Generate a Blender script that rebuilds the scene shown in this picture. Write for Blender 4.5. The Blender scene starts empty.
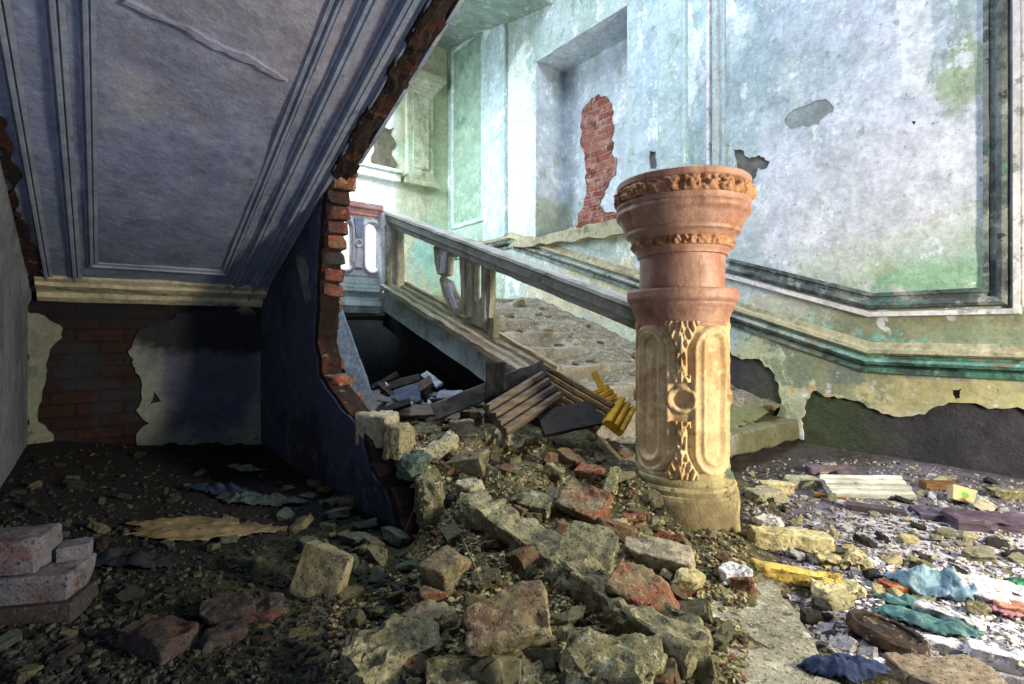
import bpy, bmesh, math, random
from mathutils import Vector, Matrix, noise as mnoise, Euler
from mathutils.geometry import tessellate_polygon
R = random.Random(7)
SC = bpy.context.scene
COL = SC.collection
PI = math.pi
deg = math.radians

def lin(h):
    h = h.lstrip('#')
    o = []
    for i in (0, 2, 4):
        v = int(h[i:i+2], 16) / 255
        o.append(v / 12.92 if v <= .04045 else ((v + .055) / 1.055) ** 2.4)
    return (*o, 1)

# ------------------------------------------------------------------ camera, world, lights, exposure
EYE = Vector((0, 0, .95))
CS, SN = .7785, .6276                     # the view looks along (SN, CS, 0)
cd = bpy.data.cameras.new('camera'); cam = bpy.data.objects.new('camera', cd); COL.objects.link(cam)
cam.location = EYE; cam.rotation_euler = (PI/2, 0, -math.atan2(SN, CS))
cd.sensor_width = 36; cd.lens = 511 / 1024 * 36; cd.shift_y = -10 / 1024; cd.clip_start = .02
SC.camera = cam

wd = bpy.data.worlds.new('world'); SC.world = wd; wd.use_nodes = True
bg = wd.node_tree.nodes['Background']; bg.inputs[0].default_value = (.50, .62, 1.0, 1); bg.inputs[1].default_value = .08

def area(name, loc, target, sx, sy, power, color):
    l = bpy.data.lights.new(name, 'AREA'); l.shape = 'RECTANGLE'; l.size = sx; l.size_y = sy
    l.energy = power; l.color = color
    o = bpy.data.objects.new(name, l); COL.objects.link(o); o.location = loc
    o.rotation_euler = (Vector(target) - Vector(loc)).to_track_quat('-Z', 'Y').to_euler()
    return o
area('assumed_doorway_light', (3.0, -1.65, 1.35), (1.9, 2.0, .7), .5, .8, 215, (1.0, .89, .66))  # key lamp from the right; doorway assumed from the light, no opening built
area('soffit_fill', (-.5, -1.7, .45), (.35, 1.7, 2.1), 1.0, .8, 15, (.72, .82, 1.0)).data.spread = deg(95)  # fill lamp added to brighten the soffit; no opening known there
area('assumed_skylight', (2.1, 2.2, 6.4), (4.0, 2.2, 1.0), 1.6, 3.0, 310, (.80, .89, 1.0))  # lamp above the stairs; skylight assumed from the top light, none modelled
area('assumed_landing_light', (1.75, 6.3, 3.7), (3.3, 6.2, 1.9), 1.2, 1.5, 165, (.86, .95, 1.0))  # lamp added over the landing; window only assumed, none cut in the far wall

SC.view_settings.view_transform = 'Standard'; SC.view_settings.look = 'None'
SC.view_settings.exposure = 0.12; SC.view_settings.gamma = 1.0; SC.view_settings.use_curve_mapping = False
SC.cycles.use_denoising = True
SC.cycles.max_bounces = 6

# ------------------------------------------------------------------ pixel to place
def ray(px, py):
    r = (px - 512) / 511; u = (332 - py) / 511
    return Vector((CS * r + SN, -SN * r + CS, u))
def on_x(px, py, X):
    d = ray(px, py); return EYE + d * (X / d.x)
def on_y(px, py, Y):
    d = ray(px, py); return EYE + d * (Y / d.y)
def on_z(px, py, Z=0.):
    d = ray(px, py); return EYE + d * ((Z - EYE.z) / d.z)
def at(px, py, t): return EYE + ray(px, py) * t
SZ, SY, SS = 1.22, 4.75, .378              # soffit plane z = SZ + SS * (SY - y)
def on_s(px, py):
    d = ray(px, py); t = (SZ + SS * SY - EYE.z) / (d.z + SS * d.y); return EYE + d * t

# ------------------------------------------------------------------ object helpers
def tag(o, label=None, cat=None, group=None, kind=None):
    if label: o['label'] = label
    if cat: o['category'] = cat
    if group: o['group'] = group
    if kind: o['kind'] = kind
    return o
def link(name, me, mat, parent=None, smooth=None):
    o = bpy.data.objects.new(name, me); COL.objects.link(o)
    if mat: me.materials.append(mat)
    if parent: o.parent = parent; o.matrix_parent_inverse = parent.matrix_basis.inverted()
    if smooth is not None:
        if smooth >= 3: me.polygons.foreach_set('use_smooth', [True] * len(me.polygons))
        else:
            try: me.shade_smooth_by_angle(smooth) 
            except Exception: pass
            for p in me.polygons: p.use_smooth = True
            if hasattr(me, 'set_sharp_from_angle'): me.set_sharp_from_angle(angle=smooth)
    return o
def fromdata(name, vs, fs, mat, parent=None, smooth=None):
    me = bpy.data.meshes.new(name); me.from_pydata([tuple(v) for v in vs], [], fs); me.update()
    bm = bmesh.new(); bm.from_mesh(me); bmesh.ops.recalc_face_normals(bm, faces=bm.faces); bm.to_mesh(me); bm.free()
    return link(name, me, mat, parent, smooth)
def empty(name, loc, label, cat, group=None):
    o = bpy.data.objects.new(name, None); COL.objects.link(o); o.location = loc; o.empty_display_size = .1
    return tag(o, label, cat, group)
def boxes(name, lst, mat, parent=None, bevel=.0, rough=0, seed=0):
    bm = bmesh.new()
    for (x0, x1, y0, y1, z0, z1) in lst:
        bmesh.ops.create_cube(bm, size=1, matrix=Matrix.Translation(((x0+x1)/2, (y0+y1)/2, (z0+z1)/2)) @ Matrix.Diagonal((x1-x0, y1-y0, z1-z0, 1)))
    if bevel: bmesh.ops.bevel(bm, geom=bm.edges[:], offset=bevel, segments=2, affect='EDGES')
    me = bpy.data.meshes.new(name); bm.to_mesh(me); bm.free()
    return link(name, me, mat, parent)
def fbm(v, o=4): return mnoise.fractal(v, 1.0, 2.0, o)
def ragged(pts, amp, step, seed=0, closed=True, keep=()):
    """break the straight edges of a 2d outline into a torn one; keep: indices of edges left straight"""
    out = []; n = len(pts)
    for i in range(n if closed else n - 1):
        a = Vector(pts[i][:2]); b = Vector(pts[(i+1) % n][:2]); L = (b - a).length
        if i in keep: out.append(a); continue
        k = max(1, int(L / step)); nn = Vector((-(b-a).y, (b-a).x)); nn = nn / L if L else nn
        for j in range(k):
            p = a.lerp(b, j / k); w = 0 if j == 0 else amp
            out.append(p + nn * w * (fbm(Vector((p.x * 7, p.y * 7, seed * 3.3)), 5) * 1.3 + R.uniform(-.2, .2)))
    if not closed: out.append(Vector(pts[-1][:2]))
    return out
def plate(name, outer, holes, mp, n0, n1, mat, parent=None):
    """a slab between n0 (back) and n1 (face); mp(a, b, n) -> 3d"""
    loops = [[Vector((p[0], p[1], 0)) for p in l] for l in [outer] + list(holes)]
    tri = tessellate_polygon(loops); flat = [p for l in loops for p in l]; N = len(flat)
    vs = [mp(p.x, p.y, n1) for p in flat] + [mp(p.x, p.y, n0) for p in flat]
    fs = [tuple(t) for t in tri] + [tuple(i + N for i in reversed(t)) for t in tri]
    o = 0
    for l in loops:
        k = len(l)
        for i in range(k):
            a, b = o + i, o + (i + 1) % k; fs.append((a, b, b + N, a + N))
        o += k
    return fromdata(name, vs, fs, mat, parent)
def sweep(name, path, prof, mp, mat, parent=None, closed=False, wob=.0, smooth=None, step=.0):
    """run a moulding profile [(out, across)] along a 2d path in a plane, with mitred corners"""
    P = [Vector(p[:2]) for p in path]; n = len(P)
    if step:
        Q = []
        for i in range(n if closed else n - 1):
            a, b = P[i], P[(i+1) % n]; k = max(1, int((b-a).length / step))
            Q += [(a.lerp(b, j / k), j == 0) for j in range(k)]
        if not closed: Q.append((P[-1], True))
        P = [q for q, _ in Q]; n = len(P)
    vs = []; m = len(prof)
    for i in range(n):
        if closed or 0 < i < n - 1:
            d0 = (P[i] - P[i-1]).normalized(); d1 = (P[(i+1) % n] - P[i]).normalized()
        elif i == 0: d0 = d1 = (P[1] - P[0]).normalized()
        else: d0 = d1 = (P[-1] - P[-2]).normalized()
        n0 = Vector((-d0.y, d0.x)); n1 = Vector((-d1.y, d1.x)); b = (n0 + n1).normalized()
        s = 1 / max(.3, b.dot(n0))
        for (o, a) in prof:
            q = P[i] + b * (a * s)
            w = wob * fbm(Vector((q.x * 5, q.y * 5, a * 30)), 4) if wob else 0
            vs.append(mp(q.x, q.y, o + w))
    fs = []
    for i in range(n if closed else n - 1):
        j = (i + 1) % n
        for k in range(m - 1): fs.append((i*m+k, i*m+k+1, j*m+k+1, j*m+k))
        fs.append((i*m+m-1, i*m, j*m, j*m+m-1))
    if not closed: fs += [tuple(range(m)), tuple(reversed(range((n-1)*m, n*m)))]
    return fromdata(name, vs, fs, mat, parent, smooth)
def extrude(name, prof, p0, p1, mat, parent=None, seg=1, wob=0, smooth=None):
    """profile (x, z) carried from p0 to p1, upright sections"""
    p0, p1 = Vector(p0), Vector(p1); m = len(prof); vs = []; fs = []
    for i in range(seg + 1):
        p = p0.lerp(p1, i / seg)
        for (x, z) in prof:
            w = wob * fbm(Vector((x * 6, p.y * 6, z * 6)), 4) if wob else 0
            vs.append((p.x + x + w * .6, p.y, p.z + z + w))
    for i in range(seg):
        for k in range(m):
            l = (k + 1) % m; fs.append((i*m+k, i*m+l, (i+1)*m+l, (i+1)*m+k))
    fs += [tuple(range(m)), tuple(reversed(range(seg*m, seg*m+m)))]
    return fromdata(name, vs, fs, mat, parent, smooth)
def tube(name, pts, r, mat, parent=None, k=8, r1=None):
    vs = []; fs = []; P = [Vector(p) for p in pts]; n = len(P)
    for i, p in enumerate(P):
        d = (P[min(i+1, n-1)] - P[max(i-1, 0)]).normalized(); a = d.orthogonal().normalized(); b = d.cross(a)
        rr = r if r1 is None else r + (r1 - r) * i / (n - 1)
        for j in range(k):
            t = 2 * PI * j / k; vs.append(p + (a * math.cos(t) + b * math.sin(t)) * rr)
    for i in range(n - 1):
        for j in range(k):
            l = (j + 1) % k; fs.append((i*k+j, i*k+l, (i+1)*k+l, (i+1)*k+j))
    fs += [tuple(range(k)), tuple(range((n-1)*k, n*k))]
    return fromdata(name, vs, fs, mat, parent, 3)

# ------------------------------------------------------------------ materials
class M:
    def __init__(s, name, base, rough=.9, coords='Object', jitter=False):
        s.m = bpy.data.materials.new(name); s.m.use_nodes = True; s.nt = s.m.node_tree; s.n = s.nt.nodes; s.l = s.nt.links
        s.bsdf = s.n['Principled BSDF']; s.bsdf.inputs['Roughness'].default_value = rough
        s.bsdf.inputs['Specular IOR Level'].default_value = .3
        tc = s.n.new('ShaderNodeTexCoord'); s.co = tc.outputs[coords]
        if jitter:
            oi = s.n.new('ShaderNodeObjectInfo'); mu = s.vm('MULTIPLY', None, (37, 53, 71)); s.l.new(oi.outputs['Random'], mu.inputs[0])
            ad = s.vm('ADD', s.co, None); s.l.new(mu.outputs[0], ad.inputs[1]); s.co = ad.outputs[0]
        s.c = lin(base); s.h = None
    def vm(s, op, a, b):
        x = s.n.new('ShaderNodeVectorMath'); x.operation = op
        for i, v in enumerate((a, b)):
            if v is None: continue
            if isinstance(v, tuple): x.inputs[i].default_value = v
            else: s.l.new(v, x.inputs[i])
        return x
    def ma(s, op, a, b=None, c=None, clamp=False):
        x = s.n.new('ShaderNodeMath'); x.operation = op; x.use_clamp = clamp
        for i, v in enumerate((a, b, c)):
            if v is None: continue
            if isinstance(v, (int, float)): x.inputs[i].default_value = v
            else: s.l.new(v, x.inputs[i])
        return x.outputs[0]
    def ss(s, v, lo, hi):
        x = s.n.new('ShaderNodeMapRange'); x.interpolation_type = 'SMOOTHSTEP'
        s.l.new(v, x.inputs[0]); x.inputs[1].default_value = lo; x.inputs[2].default_value = hi
        return x.outputs[0]
    def nz(s, scale, detail=10, rough=.68, stretch=(1, 1, 1), off=0):
        x = s.n.new('ShaderNodeTexNoise'); x.inputs['Scale'].default_value = scale; x.inputs['Detail'].default_value = detail
        x.inputs['Roughness'].default_value = rough
        mp = s.vm('MULTIPLY', s.co, tuple(stretch)); ad = s.vm('ADD', mp.outputs[0], (off, off * 1.7, off * .6)); s.l.new(ad.outputs[0], x.inputs['Vector'])
        return x.outputs[0]
    def vor(s, scale, feature='F1', off=0):
        x = s.n.new('ShaderNodeTexVoronoi'); x.feature = feature; x.inputs['Scale'].default_value = scale
        ad = s.vm('ADD', s.co, (off, off, off)); s.l.new(ad.outputs[0], x.inputs['Vector']); return x
    def mix(s, fac, col, amount=1.):
        x = s.n.new('ShaderNodeMix'); x.data_type = 'RGBA'
        if amount != 1.: fac = s.ma('MULTIPLY', fac, amount)
        s.l.new(fac, x.inputs[0])
        for sk, v in ((6, s.c), (7, lin(col) if isinstance(col, str) else col)):
            if isinstance(v, tuple): x.inputs[sk].default_value = v
            else: s.l.new(v, x.inputs[sk])
        s.c = x.outputs[2]; return s
    def patch(s, scale, lo, hi, col, amount=1., detail=10, stretch=(1, 1, 1), off=None, dent=0, rough=.7):
        f = s.ss(s.nz(scale, detail, rough, stretch, R.uniform(0, 50) if off is None else off), lo, hi)
        if dent: s.lift(s.ma('MULTIPLY', f, dent))
        return s.mix(f, col, amount)
    def blob(s, c, r, col, amount=1., edge=.9, soft=.12, scale=3., dent=0, detail=10):
        d = s.vm('SUBTRACT', s.co, tuple(c)); d = s.vm('DIVIDE', d.outputs[0], tuple(r)); L = s.vm('LENGTH', d.outputs[0], None)
        e = s.ma('MULTIPLY_ADD', s.nz(scale, detail, .65, off=R.uniform(0, 50)), edge * 2, -edge)
        v = s.ma('ADD', L.outputs['Value'], e)
        x = s.ss(v, 1 - soft, 1 + soft); f = s.ma('SUBTRACT', 1, x)
        if dent: s.lift(s.ma('MULTIPLY', f, dent))
        return s.mix(f, col, amount)
    def band(s, axis, lo, hi, col, amount=1., soft=.05, edge=.1, scale=4):
        """colour laid between two coordinates of one axis, wavering edge"""
        sp = s.n.new('ShaderNodeSeparateXYZ'); s.l.new(s.co, sp.inputs[0])
        v = s.ma('ADD', sp.outputs[axis], s.ma('MULTIPLY_ADD', s.nz(scale, 6, .65, off=R.uniform(0, 50)), edge * 2, -edge))
        f = s.ma('MULTIPLY', s.ss(v, lo - soft, lo + soft), s.ma('SUBTRACT', 1, s.ss(v, hi - soft, hi + soft)))
        return s.mix(f, col, amount)
    def bricks(s, ax, c1, c2, mortar, w=.27, h=.085, off=0, amount=1., warp=.02):
        sp = s.n.new('ShaderNodeSeparateXYZ')
        wv = s.n.new('ShaderNodeTexNoise'); wv.inputs['Scale'].default_value = 9; s.l.new(s.co, wv.inputs['Vector'])
        w1 = s.vm('SUBTRACT', wv.outputs['Color'], (.5, .5, .5)); w2 = s.vm('SCALE', w1.outputs[0], None); w2.inputs['Scale'].default_value = warp
        w3 = s.vm('ADD', s.co, w2.outputs[0]); s.l.new(w3.outputs[0], sp.inputs[0])
        cb = s.n.new('ShaderNodeCombineXYZ'); s.l.new(sp.outputs[ax], cb.inputs[0]); s.l.new(sp.outputs[2], cb.inputs[1])
        b = s.n.new('ShaderNodeTexBrick'); s.l.new(cb.outputs[0], b.inputs['Vector']); b.inputs['Scale'].default_value = 1
        b.inputs['Brick Width'].default_value = w; b.inputs['Row Height'].default_value = h; b.inputs['Mortar Size'].default_value = .008
        b.inputs['Mortar Smooth'].default_value = .3
        b.inputs['Color1'].default_value = lin(c1); b.inputs['Color2'].default_value = lin(c2); b.inputs['Mortar'].default_value = lin(mortar)
        s.c = b.outputs['Color']; s.lift(s.ma('MULTIPLY', b.outputs['Fac'], -1.2)); return s
    def mottle(s, scale, lo=.7, hi=1.2, stretch=(1, 1, 1)):
        f = s.ss(s.nz(scale, 10, .72, stretch, R.uniform(0, 50)), .3, .7); g = s.ma('MULTIPLY_ADD', f, hi - lo, lo)
        x = s.n.new('ShaderNodeMix'); x.data_type = 'RGBA'; x.blend_type = 'MULTIPLY'; x.inputs[0].default_value = 1
        if isinstance(s.c, tuple): x.inputs[6].default_value = s.c
        else: s.l.new(s.c, x.inputs[6])
        s.l.new(g, x.inputs[7]); s.c = x.outputs[2]; return s
    def lift(s, v):
        s.h = v if s.h is None else s.ma('ADD', s.h, v)
    def grain(s, scale, amt, detail=8, stretch=(1, 1, 1), rough=.65):
        s.lift(s.ma('MULTIPLY', s.nz(scale, detail, rough, stretch, R.uniform(0, 50)), amt)); return s
    def pits(s, scale, amt):
        v = s.vor(scale); s.lift(s.ma('MULTIPLY', s.ss(v.outputs['Distance'], .0, .35), amt)); return s
    def done(s, dist=.02, strength=1.):
        if isinstance(s.c, tuple): s.bsdf.inputs['Base Color'].default_value = s.c
        else: s.l.new(s.c, s.bsdf.inputs['Base Color'])
        if s.h is not None:
            b = s.n.new('ShaderNodeBump'); b.inputs['Strength'].default_value = strength; b.inputs['Distance'].default_value = dist
            s.l.new(s.h, b.inputs['Height']); s.l.new(b.outputs[0], s.bsdf.inputs['Normal'])
        return s.m

# ------------------------------------------------------------------ surfaces
def m_right_wall():
    m = M('right_wall_paint', '#cdd3e4', .9)
    m.patch(1.1, .46, .62, '#9fb4bf', .8); m.patch(2.6, .50, .58, '#8fa3ad', .65, stretch=(1, 1, .8))
    m.patch(4.5, .55, .60, '#d9dde6', .7); m.patch(.9, .52, .66, '#a6b7c2', .7)
    m.band(1, 2.05, 3.5, '#a6bcc4', .75, .03, .02); m.band(1, 3.4, 8.2, '#a9bcb6', .8, .05, .02); m.patch(2.0, .52, .6, '#8da39c', .6, stretch=(1, 1, .25)); m.patch(5, .6, .66, '#7a8c7a', .6, stretch=(1, 1, .3))
    m.band(1, 5.3, 8.2, '#92a890', .6, .5, .5)
    m.patch(3.2, .56, .60, '#e4ecee', .75, stretch=(1, 1, .5)); m.patch(7, .60, .63, '#7f918f', .6)
    w = lambda px, py: on_x(px, py, 4.35); m.blob(w(808, 115), (1, .17, .09), '#7c8384', .95, .6, .06, 9, -1); m.blob(w(745, 25), (1, .1, .1), '#dfe5ec', .6, 1.3, .1, 6)
    m.blob(w(915, 25), (1, .10, .45), '#d9dfe8', .8, 1.1, .08, 5); m.blob(w(690, 60), (1, .06, .5), '#d5e2e4', .8, 1.2, .1, 6); m.blob(w(518, 150), (1, .4, 1.3), '#cfd8d2', .8, 1.1, .1, 3)
    m.blob(w(965, 75), (1, .12, .22), '#8a9f78', .75, 1.6, .25, 5); m.blob(w(925, 262), (1, .75, .24), '#a3b08c', .8, 1.6, .2, 7).blob(w(935, 255), (1, .6, .22), '#8aa06e', .8, 2.4, .1, 12).blob(w(900, 275), (1, .6, .15), '#7fae98', .7, 2.2, .1, 10)
    m.blob(w(850, 262), (1, .30, .16), '#a3b48a', .7, 1.2, .3, 6); m.blob(w(965, 265), (1, .3, .25), '#7fa788', .6, 1.3, .3, 7)
    m.blob(w(770, 70), (1, .7, .6), '#8ba0a9', .55, .8, .4, 3); m.blob(w(860, 205), (1, 1.0, .5), '#cfd0e0', .6, .6, .4, 3)
    # the strip between the two mouldings, the rail and below
    m.blob(w(840, 322), (1, .6, .17), '#84b0a6', .8, 1.8, .1, 8); m.blob(w(955, 328), (1, .6, .14), '#6aa896', .8, 1.6, .1, 9); m.blob(w(800, 300), (1, .5, .12), '#c0bfc4', .7, 2.0, .1, 9); m.blob(w(940, 322), (1, .9, .12), '#8b8268', .8, 2.2, .1, 9)
    m.blob(w(1000, 345), (1, .5, .12), '#7d8a72', .7, 1., .3, 5); m.blob(w(800, 305), (1, .5, .12), '#a7ab90', .6, 1.1, .3, 6)
    m.blob(w(790, 380), (1, .6, .35), '#b2b690', .85, .8, .3, 5); m.blob(w(880, 385), (1, .5, .2), '#b8905e', .75, 2.0, .1, 9); m.blob(w(910, 390), (1, .7, .2), '#c5c09c', .7, 2.2, .1, 10); m.blob(w(830, 365), (1, .5, .25), '#70806c', .7, 2.3, .08, 9)
    m.blob(w(990, 395), (1, .55, .2), '#a9a67c', .8, 1.1, .3, 6); m.blob(w(845, 375), (1, .12, .08), '#77807f', .8, 1.2, .15, 8)
    m.blob(w(800, 372), (1, .11, .12), '#7f8c7a', .8, 1.2, .15, 8); m.blob(w(600, 290), (1, 1.2, .35), '#c7bd96', .7, 1.1, .3, 3)
    m.blob(w(945, 372), (1, .35, .05), '#8a8d94', .7, 1.4, .15, 8); m.blob(w(640, 345), (1, .7, .3), '#c2cbb2', .6, 1., .3, 4)
    m.patch(14, .62, .66, '#8b968c', .5); m.patch(26, .62, .66, '#58646a', .6, stretch=(1, 1, .7)); m.patch(6, .6, .64, '#d9dfee', .7); m.patch(22, .65, .68, '#e6eaf0', .5)
    m.mottle(6, .78, 1.16).mottle(26, .82, 1.14); m.grain(3, .6).grain(16, .35).grain(60, .15); return m.done(.03, .8)
def m_panel_green():
    m = M('green_panel_paint', '#86a08e', .9); m.patch(2, .5, .62, '#6f8f80', .7, stretch=(1, 1, .5)); m.patch(5, .55, .6, '#a4b5a4', .6); m.patch(3, .57, .62, '#56766c', .6)
    m.mottle(6, .78, 1.16).mottle(26, .82, 1.14); m.grain(8, .4).grain(40, .2); return m.done(.02)
def m_pale_turq():
    m = M('pale_turquoise_paint', '#abbfc4', .9); m.patch(2, .48, .6, '#92a9ae', .7, stretch=(1, 1, .35)); m.patch(5, .56, .6, '#dbe6e6', .7); m.patch(4, .58, .63, '#92a99f', .6, stretch=(1, 1, .5))
    m.patch(9, .6, .64, '#7d8d86', .5); m.mottle(6, .78, 1.16).mottle(26, .82, 1.14); m.grain(8, .4).grain(40, .2); return m.done(.02)
def m_niche():
    m = M('niche_plaster', '#b6c2cb', .9); m.patch(1.8, .5, .62, '#aab9c2', .7); m.patch(5, .57, .6, '#e2e8ee', .6); m.patch(3, .58, .64, '#98a595', .7, stretch=(1, 1, .6))
    m.blob((4.6, 4.9, 2.35), (.5, .2, .35), '#8e9678', .7, 1., .3, 4); m.mottle(6, .78, 1.16).mottle(26, .82, 1.14); m.grain(6, .5).grain(30, .3); return m.done(.03)
def m_far_wall():
    m = M('far_wall_plaster', '#a9b09a', .9); m.patch(1.5, .48, .62, '#8f9a7a', .8); m.patch(4, .54, .6, '#c0c4b2', .6); m.patch(3, .56, .64, '#66705a', .6, stretch=(1, 1, .3)); m.patch(3, .56, .62, '#8cab9b', .7, stretch=(1, 1, .5))
    m.blob((4.1, 7.0, 2.2), (.35, .5, .5), '#7db0ae', .7, 1.4, .2, 3); m.band(0, 4.1, 4.5, '#9db597', .6, .05, .05); m.band(0, 0, 3.45, '#e2e8ec', .8, .1, .1)  # left part whitened: bright landing light put into the wall colour
    m.mottle(6, .78, 1.16).mottle(26, .82, 1.14); m.grain(6, .5).grain(30, .3); return m.done(.03)
def m_ceiling():
    m = M('ceiling_plaster', '#8a9b95', .9); m.patch(1.4, .48, .6, '#7f958b', .8); m.patch(4, .55, .6, '#b9cbc4', .7); m.patch(3, .56, .6, '#6f8068', .6); m.mottle(6, .78, 1.16).mottle(26, .82, 1.14); m.grain(4, .6).grain(20, .4); return m.done(.03)
def m_soffit():
    m = M('soffit_paint', '#8088a6', .75); m.patch(.9, .45, .62, '#64708e', .8); m.patch(2.2, .5, .66, '#a1a0aa', .6); m.patch(4, .56, .64, '#56617a', .55)
    m.blob((.75, 1.6, 2.4), (.8, 1.3, 1.), '#9a949c', .6, .7, .4, 2.); m.blob((0, 4.6, 1.6), (.9, .9, .6), '#66758a', .6, .8, .4, 2)
    m.patch(16, .66, .69, '#b4b9c0', .5); m.patch(30, .68, .7, '#3d4454', .5)
    m.mottle(6, .78, 1.16).mottle(26, .82, 1.14); m.grain(2.5, .7).grain(14, .35).grain(50, .15).pits(20, .0); return m.done(.025, .9)
def m_soffit_trim():
    m = M('soffit_moulding_paint', '#868da2', .75); m.patch(1.5, .45, .62, '#727d92', .8); m.patch(5, .56, .64, '#a9a5a5', .6); m.patch(9, .6, .66, '#4c5366', .6); m.mottle(6, .78, 1.16).mottle(26, .82, 1.14); m.grain(12, .4).grain(45, .2); return m.done(.015)
def m_cream_trim():
    m = M('cream_moulding_paint', '#b3ab93', .85); m.patch(4, .5, .6, '#8d8672', .8); m.patch(7, .58, .63, '#4a4a4c', .7); m.mottle(6, .78, 1.16).mottle(26, .82, 1.14); m.grain(14, .5).grain(50, .2); return m.done(.015)
def m_alcove_side():
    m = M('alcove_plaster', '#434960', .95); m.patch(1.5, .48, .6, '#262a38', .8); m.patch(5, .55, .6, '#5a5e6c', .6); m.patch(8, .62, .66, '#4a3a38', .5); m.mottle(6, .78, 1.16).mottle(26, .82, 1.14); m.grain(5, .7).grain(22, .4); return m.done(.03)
def m_left_wall():
    m = M('left_wall_plaster', '#7d8392', .9); m.patch(2, .45, .62, '#5d6474', .8); m.patch(5, .56, .62, '#8f8f96', .6); m.patch(9, .6, .66, '#3f434e', .6); m.mottle(6, .78, 1.16).mottle(26, .82, 1.14); m.grain(5, .6).grain(22, .35); return m.done(.03)
def m_alcove_plaster():
    m = M('flaking_lime_plaster', '#7b8076', .9); m.patch(2.4, .5, .62, '#525c60', .8); m.patch(6, .57, .62, '#868a7c', .6); m.patch(9, .61, .65, '#3c4246', .7)
    m.blob((.72, 4.72, .6), (.42, .5, .5), '#3b3e58', .85, .6, .3, 3); m.blob((.75, 4.72, .95), (.62, .5, .2), '#181b22', .95, .7, .2, 4); m.mottle(6, .78, 1.16).mottle(26, .82, 1.14); m.grain(8, .6).grain(30, .3); return m.done(.02)  # right part: the partition's cast shadow painted into the plaster tone
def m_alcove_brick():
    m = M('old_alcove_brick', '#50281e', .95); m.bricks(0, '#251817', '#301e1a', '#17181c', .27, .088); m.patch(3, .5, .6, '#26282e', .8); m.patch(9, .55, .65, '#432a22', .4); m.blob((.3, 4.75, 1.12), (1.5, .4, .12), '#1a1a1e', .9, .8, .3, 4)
    m.mottle(6, .78, 1.16).mottle(26, .82, 1.14); m.grain(25, .4); return m.done(.02)
def m_niche_brick():
    m = M('bare_niche_brick', '#8a5244', .95); m.bricks(1, '#96604f', '#74382d', '#8f7f7a', .26, .085, warp=.03); m.patch(5, .50, .6, '#a88a80', .7); m.patch(7, .54, .6, '#4d2a26', .7); m.patch(12, .6, .64, '#b9b4b4', .7); m.mottle(6, .78, 1.16).mottle(26, .82, 1.14); m.grain(25, .5); return m.done(.03)
def m_base_masonry():
    m = M('stripped_dark_masonry', '#43424a', .95); m.patch(2, .45, .62, '#34343a', .8); m.patch(7, .55, .64, '#55525a', .6); m.band(2, 1.25, 7, '#6d6f6c', .9, .05, .02); m.blob((4.4, 1.7, .25), (.3, .5, .4), '#475238', .8, .8, .4, 4)
    m.mottle(6, .78, 1.16).mottle(26, .82, 1.14); m.grain(4, .5).grain(18, .5).grain(70, .4); return m.done(.03)
def m_brick(name, a='#8e4a38', dust='#7d7662', amt=.75, lo=.44, spk=.4, lime='#a8a084'):
    m = M(name, a, .95, jitter=True); m.patch(4, .45, .6, '#5e3024', .6); m.patch(3.2, lo, lo + .14, dust, amt); m.patch(9, .46, .62, dust, .6); m.patch(14, .55, .62, lime, .5); m.patch(9, .58, .64, '#2f2b28', .6); m.patch(90, .58, .64, '#c2bb98', spk, detail=3); m.patch(85, .57, .62, '#191714', .7, detail=3)
    m.mottle(6, .78, 1.16).mottle(26, .82, 1.14); m.grain(14, .5).grain(50, .5).grain(140, .2); return m.done(.012)
def m_stone(name, a, b, cc='#c9c5b4', bumpy=.015):
    m = M(name, a, .95, jitter=True); m.patch(3, .44, .6, b, .8); m.patch(18, .55, .61, cc, .55); m.patch(11, .58, .63, '#2b2924', .7); m.patch(40, .6, .64, '#211f1c', .6); m.patch(90, .57, .63, cc, .5, detail=3); m.patch(85, .57, .62, '#191714', .7, detail=3)
    m.mottle(6, .78, 1.16).mottle(26, .82, 1.14); m.grain(10, .6).grain(45, .6).grain(130, .3); return m.done(bumpy)
def m_soil():
    m = M('rubble_soil', '#6a6448', .97); m.patch(2.5, .46, .6, '#454130', .8); m.patch(7, .5, .58, '#8f8862', .7); m.patch(22, .56, .61, '#a49c80', .75); m.patch(16, .58, .63, '#1f1d1a', .8)
    m.patch(9, .62, .66, '#6e4835', .7); m.patch(55, .58, .62, '#c9c3aa', .8); m.patch(45, .58, .62, '#161412', .8)
    m.blob((1.75, 3.5, .5), (.6, .8, .5), '#7e8490', .6, .8, .4, 5); m.mottle(6, .78, 1.16).mottle(26, .82, 1.14); m.grain(8, .8).grain(30, .9).grain(90, .7); return m.done(.035)
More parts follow.
